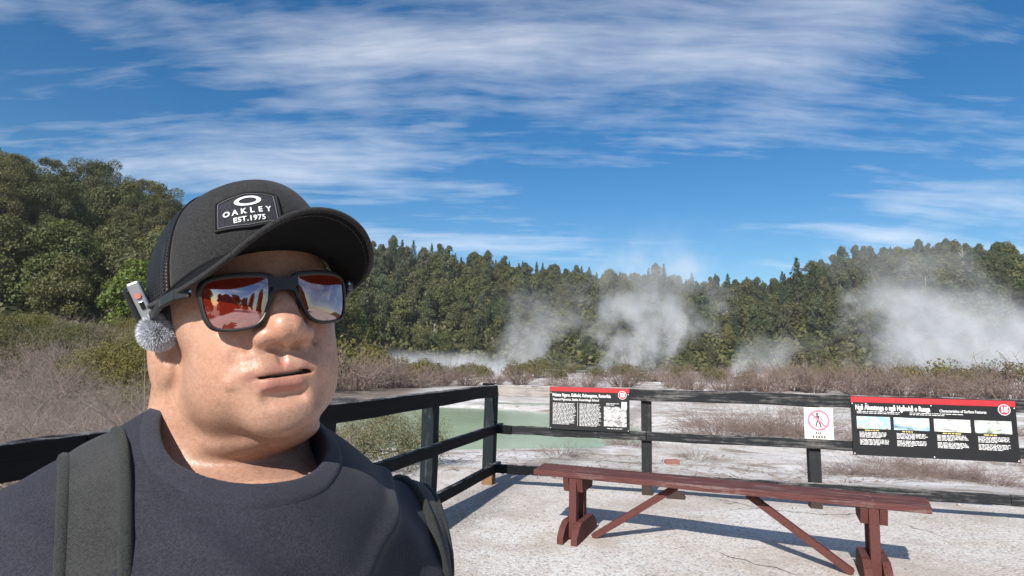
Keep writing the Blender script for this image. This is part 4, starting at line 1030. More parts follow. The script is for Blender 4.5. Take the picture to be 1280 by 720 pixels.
MX = lambda P: P * np.array([-1, 1, 1], np.float32)
def face_sdf(Q):
    """Q in head millimetres; face looks along -y"""
    A = np.abs(Q[:, :1]); S = np.concatenate([A, Q[:, 1:]], 1)      # mirrored half
    d = sE(Q, (0, 6, 48), (75, 98, 86))
    d = smin(d, sE(Q, (0, -34, 0), (61, 62, 84)), 20)
    d = smin(d, sE(Q, (0, -32, -50), (57, 62, 42)), 18)             # jaw
    d = smin(d, sE(S, (30, -50, -20), (26, 36, 38)), 22)            # cheeks
    d = smin(d, sE(S, (34, -28, -54), (24, 40, 33)), 24)            # jowls
    d = smin(d, sE(S, (44, -34, 8), (13, 30, 16)), 18)              # cheek bones
    d = smin(d, sE(Q, (0, -70, -44), (38, 26, 34)), 22)             # muzzle
    d = smin(d, sE(Q, (0, -79, -79), (28, 18, 18)), 20)             # chin
    d = smin(d, sE(Q, (0, -4, -97), (54, 52, 19)), 14)            # double chin
    d = smin(d, sC(S, (0, -83, 38), (36, -74, 38), 14, 11), 14)     # brow
    d = smax(d, -sE(S, (33, -100, 20), (19, 16, 13)), 14)           # eye sockets
    d = smin(d, sE(S, (32, -74, 20), (15, 14, 14)), 9)              # closed eye globes
    # nose
    d = smin(d, sC(Q, (0, -88, 32), (0, -102, 8), 9, 11), 9)
    d = smin(d, sC(Q, (0, -100, 10), (0, -106, -4), 10.5, 13.2), 9)
    d = smin(d, sE(S, (3, -107.5, -8), (11.6, 13.5, 12)), 6)
    d = smin(d, sE(S, (17, -96, -13.0), (9.5, 14, 9)), 6)           # wings
    d = smin(d, sC(Q, (0, -109, -15), (0, -96, -20.5), 4.5, 4.5), 6)   # septum
    d = smax(d, -sE(S, (9.5, -102.5, -23.2), (5.0, 7.0, 3.0)), 3)       # nostrils
    d = smax(d, -sC(S, (28.5, -97, -8), (27.5, -93, -21), 1.0), 7)      # crease round the wing
    # lips (the mouth sits a little to his right)
    Q0, S0 = Q, S
    Q = Q + np.array([3.5, -2.0, 0], np.float32); S = np.concatenate([np.abs(Q[:, :1]), Q[:, 1:]], 1)
    d = smin(d, sC(S, (4, -97.5, -38.5), (15, -96, -39), 6.2, 6.4), 6)
    d = smin(d, sC(S, (14, -96, -39), (26, -92, -41.4), 6.4, 5.8), 6)
    d = smin(d, sC(S, (26, -92, -41.4), (38, -86, -46.8), 5.8, 2.6), 6)
    d = smin(d, sC(Q, (-11, -95, -52), (11, -95, -52), 6.8), 6)
    d = smin(d, sC(S, (11, -95, -52), (36, -86, -48), 6.8, 2.6), 6)
    d = smax(d, -sC(Q, (0, -101, -25), (0, -103.5, -34), 2.0, 2.2), 6)    # philtrum
    gap = sE(Q, (3, -97, -46.0), (24, 16, 1.5))
    gap = np.minimum(gap, sC(S, (10, -99, -46.0), (34.5, -87, -47.2), .8, .4))
    gap = np.minimum(gap, sE(Q, (15, -94, -45.4), (9, 13, 2.6)))
    d = smax(d, -gap, 1.6)
    d = smax(d, -sC(Q, (-12, -100, -63.5), (12, -100, -63.5), 4), 9)  # groove over the chin
    Q, S = Q0, S0
    # ears
    ear = sE(S, (73, 14, 4), (7, 19, 32), np.array(Matrix.Rotation(rad(-14), 3, 'Z') @ Matrix.Rotation(rad(8), 3, 'X')))
    ear = smax(ear, -sE(S, (84, 8, 8), (8, 11, 19)), 5)
    ear = smin(ear, sE(S, (70, 4, -25), (5, 8, 10)), 6)
    d = smin(d, ear, 6)
    return d
NECK = dict()
def skin_sdf(P):
    Q = to_head(P)
    d = face_sdf(Q) * np.float32(HS / 1000)
    nk = np.minimum(sC(P, (-.026, .034, 1.43), (-.028, .046, 1.27), .050, .058), sC(P, (.022, .036, 1.43), (.028, .046, 1.27), .048, .058))
    d = smin(d, nk, .022)
    d = smin(d, torso_sdf(P) + .024, .02)

    return d
def torso_sdf(P):
    d = sE(P, (0, .06, 1.06), (.215, .15, .28))
    d = smin(d, sE(P, (0, .03, .90), (.22, .19, .24)), .08)
    d = smin(d, sE(P, (0, .005, 1.262), (.15, .145, .112)), .04)
    d = smin(d, sC(P, (-.12, .03, 1.288), (-.05, .035, 1.338), .058, .058), .04)
    d = smin(d, sC(P, (-.205, .010, 1.200), (-.12, .03, 1.276), .066, .060), .04)
    d = smin(d, sC(P, (.172, .05, 1.222), (.05, .04, 1.312), .074, .060), .05)
    d = smin(d, sE(P, (-.09, -.035, 1.17), (.125, .075, .11)), .06)
    d = smin(d, sE(P, (.09, -.035, 1.15), (.12, .075, .11)), .06)
    return d
# arms: the right one reaches forward to hold the camera out, the left one hangs
W2B = lambda w: tuple(np.array([w[0] - HC[0], w[1] - HC[1], 0]) @ RB * np.array([1, 1, 0]) + np.array([0, 0, w[2]]))
SHR = (-.217, .005, 1.200); SHL = (.180, .06, 1.20)
ELR = W2B((-.56, .27, 1.13)); WRR = W2B((-.27, .02, 1.26))
ELL = (.275, .10, .93); WRL = (.28, .00, .70)
def arm_sdf(P):
    d = sC(P, SHR, ELR, .066, .050)
    d = smin(d, sC(P, ELR, WRR, .049, .030), .02)
    d = smin(d, sC(P, SHL, ELL, .066, .050), .02)
    d = smin(d, sC(P, ELL, WRL, .049, .030), .02)
    return d
def hand_sdf(P, wr, ax, side, nrm, curl=.5):
    """palm + five tapered, bent fingers. ax: along the hand, side: towards the thumb, nrm: palm side"""
    wr = np.array(wr); ax = np.array(ax, float); ax /= np.linalg.norm(ax)
    side = np.array(side, float); side -= ax * (side @ ax); side /= np.linalg.norm(side)
    nrm = np.cross(ax, side) if nrm > 0 else np.cross(side, ax)
    R = np.stack([side, ax, nrm], 1)
    d = sE(P, wr + ax * .052, (.042, .055, .017), R)
    d = smin(d, sC(P, wr, wr + ax * .03, .029, .027), .02)
    for i, (o, L) in enumerate(((.030, .072), (.010, .082), (-.011, .077), (-.031, .060))):
        p = wr + ax * .088 + side * o * .95
        a = 0.0; r = .0098
        for j, fr in enumerate((.45, .31, .24)):
            a += curl * (1.0 if j else .6) * (1 + .08 * i)
            q = p + (ax * math.cos(a) + nrm * math.sin(a)) * L * fr + side * o * .06
            d = smin(d, sC(P, p, q, r, r * .9), .004 if j else .008); p = q; r *= .9
    p = wr + ax * .02 + side * .026; q = p + (ax * .55 + side * .75 + nrm * .3) * .045
    d = smin(d, sC(P, p, q, .016, .012), .015)
    p2 = q + (ax * .85 + side * .25 + nrm * .5) * .034; d = smin(d, sC(P, q, p2, .012, .0105), .004)
    d = smin(d, sC(P, p2, p2 + (ax * .8 + nrm * .6) * .026, .0105, .009), .004)
    return d
HR_AX = np.array(W2B((-.12, -.03, 1.33))) - np.array(WRR)
def limbs_sdf(P):
    d = arm_sdf(P)
    d = smin(d, hand_sdf(P, WRR, HR_AX, np.array([0, 0, 1.]), -1, .45), .012)
    d = smin(d, hand_sdf(P, WRL, (0, -.12, -1), (0, -1, 0), -1, .28), .012)
    return d
def hole_sdf(P):
    """the neck opening of the shirt: a slanted tube"""
    c = np.array([.000, -.012, 1.36], np.float32)
    ax = np.array([.0, -.22, 1.0]); ax /= np.linalg.norm(ax)
    u = np.array([1.0, 0, 0]); u -= ax * (u @ ax); u /= np.linalg.norm(u); v = np.cross(ax, u)
    q = P - c
    a = q @ u.astype(np.float32) / 1.0; b = q @ v.astype(np.float32) / 1.3
    return np.sqrt(a * a + b * b) - .073
def shirt_body(P):
    d = torso_sdf(P)
    d = smin(d, sC(P, SHR, ELR, .080, .074), .03)
    d = smin(d, sC(P, SHL, ELL, .080, .076), .03)
    # loose folds
    w = P + np.stack([nz3(P, 9, 3), nz3(P, 9, 4), nz3(P, 9, 5)], 1).astype(np.float32) * np.float32(.02)
    m = np.clip((1.365 - P[:, 2]) / .09, 0, 1)
    f = np.sin(w[:, 0] * 62 + w[:, 2] * 48) * np.clip(.5 + .8 * nz3(P, 11, 7), 0, 1)
    f2 = np.sin(w[:, 0] * -38 + w[:, 2] * 80 + 1) * np.clip(.3 + .9 * nz3(P, 13, 9), 0, 1)
    sl = np.clip((-P[:, 0] - .17) / .05, 0, 1)
    f3 = (1 - 2 * np.abs(np.sin(w[:, 1] * 42 + w[:, 2] * 26 + w[:, 0] * 30)) ** .7) * sl
    # pulls that run from the armpits and the straps towards the chest, and a soft fold under the collar
    f4 = np.exp(-((P[:, 0] * .8 + (P[:, 2] - 1.255) * 1.0 + .02 * nz3(P, 12, 15)) / .012) ** 2) * np.clip((P[:, 0] + .10) / .06, 0, 1) * np.clip((.12 - P[:, 0]) / .06, 0, 1)
    f5 = np.exp(-((P[:, 0] * .55 + (P[:, 2] - 1.225) + .02 * nz3(P, 12, 16)) / .014) ** 2) * np.clip((.05 - P[:, 0]) / .05, 0, 1)
    f6 = np.exp(-((P[:, 0] * -.7 + (P[:, 2] - 1.19) + .015 * nz3(P, 12, 17)) / .012) ** 2) * np.clip((P[:, 0] + .02) / .05, 0, 1)
    d = d - .0042 * m * (f + .7 * f2) - .0085 * f3 - .0022 * nz3(P, 30, 11) * m - .0060 * (f4 + f5 + f6)
    return d - .004
def shirt_sdf(P):
    d = shirt_body(P); h = hole_sdf(P)
    d = smax(d, -(h - .009), .003)
    # hem and sleeve ends
    d = smax(d, .86 - P[:, 2], .004)
    for s, e in ((SHR, ELR), (SHL, ELL)):
        s = np.array(s); e = np.array(e); a = (e - s) / np.linalg.norm(e - s)
        t = (P - s.astype(np.float32)) @ a.astype(np.float32)
        r = np.linalg.norm((P - s.astype(np.float32)) - t[:, None] * a.astype(np.float32), axis=1)
        lim = np.linalg.norm(e - s) * .80
        d = np.where(r < .13, smax(d, t - lim, .004), d)
    return d
def collar_sdf(P):
    d = shirt_body(P) - .0024; h = hole_sdf(P)
    d = smax(d, -h, .005); d = smax(d, h - .0160, .0035)
    return smax(d, -(shirt_body(P) + .03), .002)

def skin_material():
    t = NT('skin'); v = t.tc(); a = t.sep(t.attr('tint'))
    n1 = t.noise(v, 26, 5); n2 = t.noise(v, 260, 3); n3 = t.noise(v, 480, 2, .7)
    c = t.mix(t.ramp(n1, [(.3, 0), (.7, 1)]), (.445, .235, .152), (.57, .330, .225))
    c = t.mix(t.math('MULTIPLY', t.ramp(n2, [(.40, 0), (.66, 1)]), .36), c, (.31, .145, .09))
    c = t.mix(t.math('MULTIPLY', t.ramp(n3, [(.50, 0), (.64, 1)]), .24), c, (.64, .43, .33))
    c = t.mix(t.math('MULTIPLY', t.ramp(t.noise(v, 75, 2), [(.60, 0), (.70, 1)]), .22), c, (.27, .125, .08))
    c = t.mix(t.math('MULTIPLY', a[2], .45), c, (.52, .20, .14))
    st = t.math('MULTIPLY', a[1], t.math('ADD', .26, t.math('MULTIPLY', t.ramp(t.vor(v, 620), [(.10, 1), (.36, 0)]), .34)))
    c = t.mix(st, c, (.085, .058, .05))
    z = t.n('ShaderNodeSeparateXYZ', {'Vector': v}).outputs[2]
    lip = t.mix(t.noise(t.map(v, (90, 20, 14)), 4, 3), (.27, .090, .072), (.42, .160, .132))
    c = t.mix(t.math('MULTIPLY', a[0], .92), c, lip)
    pores = t.math('ADD', t.math('MULTIPLY', t.ramp(t.vor(v, 430), [(0, 0), (.5, 1)]), .6), t.math('MULTIPLY', n3, .8))
    nb = t.bump(pores, .26, .0007, t.bump(t.noise(v, 60, 3), .25, .002))
    t.bsdf(Base_Color=c, Roughness=t.ramp(n2, [(.3, .34), (.75, .54)]), Normal=nb, Subsurface_Weight=.07, Subsurface_Radius=(.008, .003, .0018), Subsurface_Scale=.5, Specular_IOR_Level=.42)
    return t.m
def cloth(name, c1, c2, scale, bump=.4, sheen=.25, rough=.85):
    t = NT(name); v = t.tc()
    w = t.math('MULTIPLY', t.math('SINE', t.math('MULTIPLY', t.n('ShaderNodeSeparateXYZ', {'Vector': t.map(v, (scale,) * 3, (0, .5, .4))}).outputs[0], 1.0)),
               t.math('SINE', t.n('ShaderNodeSeparateXYZ', {'Vector': t.map(v, (scale,) * 3, (.4, .2, .9))}).outputs[2]))
    n = t.noise(v, 620, 2, .6); big = t.noise(v, 14, 4)
    h = t.math('ADD', t.math('MULTIPLY', w, .5), t.ramp(n, [(.3, 0), (.7, 1)]))
    c = t.mix(t.ramp(h, [(.2, 0), (.95, 1)]), c1, c2)
    c = t.mix(t.math('MULTIPLY', t.ramp(big, [(.35, 0), (.7, 1)]), .25), c, tuple(min(1, x * 1.5) for x in c2))
    t.bsdf(Base_Color=c, Roughness=rough, Normal=t.bump(h, bump, .0012), Sheen_Weight=sheen, Sheen_Roughness=.5, Specular_IOR_Level=.2)
    return t.m
M_SKIN = skin_material()
M_SHIRT = cloth('shirt_cloth', (.012, .0125, .018), (.036, .038, .052), 3600, .2, .06)
M_COLLAR = cloth('collar_rib', (.014, .0145, .021), (.038, .040, .055), 3600, .35, .10)
M_STRAP = cloth('strap_webbing', (.016, .016, .016), (.055, .055, .054), 3300, .5, .12)
M_PIPE = cloth('strap_piping', (.013, .015, .013), (.040, .045, .040), 3300, .5, .1)
M_CAP = cloth('cap_cloth', (.009, .0088, .0085), (.038, .037, .037), 4200, .45, .10)
M_CAPD = cloth('cap_brim_cloth', (.0016, .0016, .0018), (.006, .006, .0065), 4200, .3, .0)
M_PATCH = cloth('patch_cloth', (.012, .012, .015), (.04, .04, .05), 3000, .5, .1)
M_PEDGE = plain('patch_edge', (.007, .007, .008), .8)
M_WHITE_THREAD = plain('white_thread', (.72, .72, .74), .7, .1, 900)
M_MATTE = plain('matte_black_plastic', (.016, .016, .015), .42, .1, 20)
M_TROUSER = plain('trouser_cloth', (.02, .02, .024), .9)
M_SHOE = plain('shoe_rubber', (.03, .03, .03), .7)

man = empty('person', (HC[0], HC[1], 0), YAW)
tag(man, 'man in black cap, mirrored sunglasses and navy t-shirt looking off to the side', 'person')
def add_body():
    V, F = surf_nets(skin_sdf, (-.115, -.150, 1.19), (.115, .135, 1.56), FACE_RES)
    V = net_smooth(V, F, 1)
    Q = to_head(V.astype(np.float32)); n1 = len(V)
    # soft creases: cheek folds, mouth corners, the bags over the jaw
    out = np.stack([Q[:, 0] * .7, Q[:, 1] + 15, Q[:, 2] * .15], 1); out /= np.linalg.norm(out, axis=1)[:, None] + 1e-6
    disp = np.zeros(len(Q))
    for sg in (-1, 1):
        X = Q[:, 0] * sg + (1.5 if sg < 0 else 0)
        for line, depth, sig in (([(28, -10), (34, -18), (41, -32)], .75, 4.2), ([(16, 6), (30, 0), (46, -4)], .7, 4.0)):
            dist = np.full(len(Q), 1e3); side = np.zeros(len(Q))
            for a, b in zip(line[:-1], line[1:]):
                ba = np.array(b, float) - a; px, pz = X - a[0], Q[:, 2] - a[1]
                h = np.clip((px * ba[0] + pz * ba[1]) / (ba @ ba), 0, 1); dx, dz = px - h * ba[0], pz - h * ba[1]
                dd = np.sqrt(dx * dx + dz * dz); k = dd < dist; dist[k] = dd[k]; side[k] = dx[k]
            g = np.exp(-(dist / sig) ** 2); bulge = np.exp(-((dist - 2.2 * sig) / (1.6 * sig)) ** 2) * (side > 0)
            disp += (Q[:, 1] < -40) * (-depth * g + .25 * depth * bulge)
    # slight unevenness of flesh
    disp += .25 * nz3(Q, .11, 50) + .10 * nz3(Q, .33, 51)
    V = V + (out * disp[:, None] * (HS / 1000)) @ RH.T
    # colouring of the skin itself: lips, beard shadow, redder nose and cheeks
    S = np.concatenate([np.abs(Q[:, :1]), Q[:, 1:]], 1)
    Q0, S0 = Q, S
    Q = Q + np.array([3.5, -2.0, 0], np.float32); S = np.concatenate([np.abs(Q[:, :1]), Q[:, 1:]], 1)
    up = np.minimum(sC(S, (4, -100, -40.5), (15, -98, -41.5), 5.6, 5.0), np.minimum(sC(S, (14, -98, -41.3), (26, -94, -42.8), 5.8, 5.4), sC(S, (26, -94, -42.8), (39, -87, -46.8), 5.4, 1.4)))
    lo_ = np.minimum(sC(Q, (-11, -98, -52), (11, -98, -52), 6.8), sC(S, (11, -98, -52), (37, -87, -48), 6.8, 1.2))
    lip = np.clip(.5 - np.minimum(up, lo_) / 4.0, 0, 1) * (Q[:, 1] < -78)
    Q, S = Q0, S0
    jaw = np.clip((-56 - Q[:, 2]) / 22, 0, 1) * np.clip((20 - Q[:, 1]) / 40, 0, 1)
    must = np.clip(1 - np.abs(Q[:, 2] + 31) / 9, 0, 1) * np.clip((36 - S[:, 0]) / 12, 0, 1) * (Q[:, 1] < -70) * .8
    side = np.clip((S[:, 0] - 50) / 22, 0, 1) * np.clip((8 - Q[:, 2]) / 30, 0, 1) * np.clip((10 - Q[:, 1]) / 30, 0, 1) * .55
    neck = np.clip(1 - (-125 - Q[:, 2]) / 25, 0, 1)
    stub = np.clip(np.maximum(np.maximum(jaw * neck, must), side), 0, 1) * (1 - lip)
    red = np.clip(1 - np.sqrt(((S - np.array([8, -106, -6])) ** 2).sum(1)) / 24, 0, 1) + .5 * np.clip(1 - np.sqrt(((S - np.array([46, -82, -8])) ** 2).sum(1)) / 34, 0, 1)
    T = np.stack([lip, stub, np.clip(red, 0, 1)], 1)
    lo = np.minimum(np.minimum(np.array(ELR), np.array(WRR)), np.array([.1, -.2, .5])) - .16
    V2, F2 = surf_nets(lambda P: smin(limbs_sdf(P), torso_sdf(P) + .012, .03), (-.62, -.62, .50), (.42, .30, 1.32), BODY_RES)
    V2 = net_smooth(V2, F2, 1)
    Vw = np.concatenate([V, V2]); Fw = np.concatenate([F, F2 + n1])
    o = mesh_np('body', Vw, Fw, M_SKIN, man, True)
    set_attr(o.data, 'tint', np.concatenate([T, np.zeros((len(V2), 3))]))
    return o
def add_clothes():
    V, F = surf_nets(shirt_sdf, (-.62, -.30, .82), (.40, .26, 1.44), SHIRT_RES); V = net_smooth(V, F, 2)
    sh = mesh_np('t_shirt', V, F, M_SHIRT, man, True)
    V, F = surf_nets(collar_sdf, (-.15, -.20, 1.26), (.15, .16, 1.46), COLLAR_RES); V = net_smooth(V, F, 5)
    mesh_np('collar', V, F, M_COLLAR, sh, True)
    def hair(P):
        Q = to_head(P); A = np.abs(Q[:, 0])
        d = face_sdf(Q) - 3.0
        d = smax(d, -26 - Q[:, 1] + np.clip(20 - Q[:, 2], 0, 60) * .55, 2)     # hairline in front of the ears
        d = smax(d, 4 - Q[:, 2] - np.clip(Q[:, 1] - 30, 0, 60) * .9, 2); d = smax(d, Q[:, 2] - 95, 2)
        d = smax(d, -(np.sqrt(((Q - np.array([0, 12, 2])) * np.array([0, 1, .62])) ** 2 @ np.ones(3)) - 21 + np.clip(62 - A, 0, 9) * 3), 2)   # clear of the ears
        return d * np.float32(HS / 1000)
    V, F = surf_nets(hair, (-.105, -.06, 1.38), (.105, .135, 1.60), .003)
    t = NT('short_black_hair'); v = t.tc(); n = t.noise(t.map(v, (600, 600, 160)), 1, 3, .7)
    t.bsdf(Base_Color=t.mix(n, (.006, .005, .005), (.030, .026, .024)), Roughness=.6, Normal=t.bump(n, .8, .002))
    mesh_np('hair', net_smooth(V, F, 1), F, t.m, man, True)
    def trousers(P):
        d = sE(P, (0, .04, .84), (.20, .16, .13))
        for s in (-1, 1):
            d = smin(d, sC(P, (s * .10, .04, .80), (s * .12, .03, .10), .105, .070), .05)
        return smax(d, P[:, 2] - .90, .005)
    V, F = surf_nets(trousers, (-.27, -.18, .0), (.27, .26, .96), .012); V = net_smooth(V, F, 2)
    mesh_np('trousers', V, F, M_TROUSER, man, True)
    for s in (-1, 1):
        def shoe(P, s=s):
            d = sE(P, (s * .125, -.05, .035), (.052, .145, .05)); d = smin(d, sC(P, (s * .12, .03, .06), (s * .12, .03, .12), .05), .03)
            return smax(d, .002 - P[:, 2], .004)
        V, F = surf_nets(shoe, (s * .125 - .09, -.23, -.02), (s * .125 + .09, .14, .17), .010)
        mesh_np('shoe', net_smooth(V, F, 1), F, M_SHOE, man, True)

# ---- cap
def cap_z(x, y):
    f = min(1, max(0, (-y - 20) / 80)); f = f * f * (3 - 2 * f) * .5 + f * .5
    return 31 + 30 * f - .12 * max(0, y + 20)     # lower edge of the cap (head mm): high in front, low behind
CAP_TURN = rad(4.5)
def cap2body(Q):
    Q = np.asarray(Q, float); c_, s_ = math.cos(CAP_TURN), math.sin(CAP_TURN)
    return head2body(np.stack([Q[..., 0] * c_ - Q[..., 1] * s_, Q[..., 0] * s_ + Q[..., 1] * c_, Q[..., 2]], -1))
CAP_C = np.array([0., 2., 0.])
def cap_pt(th, ph, off=0.0):
    """th 0 = front, positive towards his left; ph 0 rim .. pi/2 top"""
    fr = max(0, math.cos(th))
    a = 82 + off; b = (102 if math.cos(th) > 0 else 103) + off
    e1 = .80 - .10 * fr ** 2
    cx = math.cos(ph) ** e1; sz = math.sin(ph) ** (.90)
    x = a * math.sin(th) * cx; y = -b * math.cos(th) * cx + CAP_C[1]
    z0 = cap_z(a * math.sin(th), -b * math.cos(th) + CAP_C[1])
    zt = 134 + off
    z = z0 + (zt - z0) * sz + fr ** 2 * 10 * math.sin(2 * ph) ** 2
    y -= fr ** 3 * 5 * math.sin(2 * ph)
    return (x, y, z)
def add_cap():
    nth, nph = 120, 44
    V = []; F = []
    for j in range(nph + 1):
        ph = PI / 2 * (j / nph) ** 1.0 * .9985
        for i in range(nth): V.append(cap_pt(2 * PI * i / nth, ph))
    V = np.array(V)
    ii = np.arange(nth); i2 = (ii + 1) % nth
    th = (ii + .5) / nth * 2 * PI
    frontq = np.abs((th + PI) % (2 * PI) - PI) < rad(66)
    Ff, Fm = [], []
    for j in range(nph):
        q = np.stack([j * nth + ii, j * nth + i2, (j + 1) * nth + i2, (j + 1) * nth + ii], 1)
        Ff.append(q[frontq]); Fm.append(q[~frontq])
    def solid(o, t, off=1.0):
        m = o.modifiers.new('Solidify', 'SOLIDIFY'); m.thickness = t; m.offset = off
        return o
    cap = solid(mesh_np('cap', cap2body(V), np.concatenate(Ff), M_CAP, man, True), .0022, -1)
    # mesh back panel with see-through weave
    t = NT('cap_mesh'); uv = t.attr('weave')
    s = t.n('ShaderNodeSeparateXYZ', {'Vector': uv}).outputs
    u = t.math('SINE', t.math('MULTIPLY', s[0], 2 * PI)); w = t.math('SINE', t.math('MULTIPLY', s[1], 2 * PI))
    hole = t.ramp(t.math('ADD', u, w), [(.55, 0), (.8, 1)]) if False else t.math('GREATER_THAN', t.math('ADD', u, w), .45)
    b = t.n('ShaderNodeBsdfPrincipled', {'Base Color': (.012, .012, .014), 'Roughness': .55})
    tr = t.n('ShaderNodeBsdfTransparent'); mx = t.n('ShaderNodeMixShader', {0: hole, 1: b.outputs[0], 2: tr.outputs[0]})
    t.t.links.new(mx.outputs[0], t.out.inputs['Surface'])
    back = mesh_np('mesh_back', cap2body(V), np.concatenate(Fm), t.m, cap, True)
    UV = np.zeros((len(V), 3)); k = 0
    for j in range(nph + 1):
        for i in range(nth): UV[k] = (i * 1.35, j * 1.25 * (1.0), 0); k += 1
    # keep the wrap column whole
    set_attr(back.data, 'weave', UV[:, :3] if len(back.data.vertices) == len(V) else UV[:len(back.data.vertices)])
    # sweat band / rim tape inside and edge seams
    mb = MB()
    pts = [Vector(cap2body(cap_pt(2 * PI * i / 96, .0, .3))) + Vector((0, 0, .0005)) for i in range(97)]
    mb.tube(pts, .0018, 6, False)
    for sgn in (-1, 1):
        mb.tube([Vector(cap2body(cap_pt(sgn * rad(66), PI / 2 * k / 30, .3))) for k in range(30)], .0011, 6)
    mb.build('edge_tape', M_CAPD, cap, smooth=True)
    mb = MB(); top = Vector(cap2body(cap_pt(0, PI / 2 * .9985, 0)))
    mb.tube([top + Vector((0, 0, z)) for z in (-.002, .001, .0035, .005)], [.0075, .0078, .006, .001], 14)
    mb.build('button', M_CAP, cap, smooth=True)
    # bill: a long curved sheet that leaves the band along the front arc
    nu, nv = 64, 26; TH = rad(84)
    P = np.zeros((nu + 1, nv + 1, 3))
    for i in range(nu + 1):
        th = -TH + 2 * TH * i / nu
        bx, by, bz = cap_pt(th, 0.0, -1.0)
        s = math.sin(th * PI / 2 / TH)               # -1..1
        L = BILL_L * (max(0, 1 - abs(s) ** 3.4)) ** .62
        ex = 84 * math.copysign(abs(s) ** .86, s); ey = by - L
        zf = BILL_UP - BILL_CURVE * ex * ex
        for j in range(nv + 1):
            v = j / nv
            x = bx + (ex - bx) * v; y = by + (ey - by) * v
            z = bz + (zf - bz) * (1 - (1 - v) ** 1.5) * min(1, L / BILL_L * 1.15)
            P[i, j] = (x, y, z)
    V = P.reshape(-1, 3)
    idx = np.arange((nu + 1) * (nv + 1)).reshape(nu + 1, nv + 1)
    F = np.stack([idx[:-1, :-1], idx[1:, :-1], idx[1:, 1:], idx[:-1, 1:]], -1).reshape(-1, 4)
    bill = solid(mesh_np('brim', cap2body(V), F, M_CAPD, cap, True), .0034, 0)
    mb = MB(); edge = [Vector(cap2body(P[i, nv])) for i in range(nu + 1)]
    mb.tube(edge, .0024, 8); 
    mb.build('brim_piping', M_CAP, cap, smooth=True)
    # stitching rows on the bill
    mb = MB()
    for j in (nv - 3, ):
        for i in range(1, nu - 1):
            a = Vector(cap2body(P[i, j] + np.array([0, 0, -1.9]))); b2 = Vector(cap2body(P[i + 1, j] + np.array([0, 0, -1.9])))
            mb.tube([a.lerp(b2, .1), a.lerp(b2, .85)], .00035, 4)
    mb.build('brim_stitching', plain('stitch_thread', (.05, .05, .048), .8), cap)
    add_patch(cap)
    return cap
def cap_frame(th, ph):
    p = Vector(cap2body(cap_pt(th, ph))); e = .01
    tu = (Vector(cap2body(cap_pt(th + e, ph))) - p).normalized(); tv = (Vector(cap2body(cap_pt(th, ph + e))) - p).normalized()
    return p, tu, tv
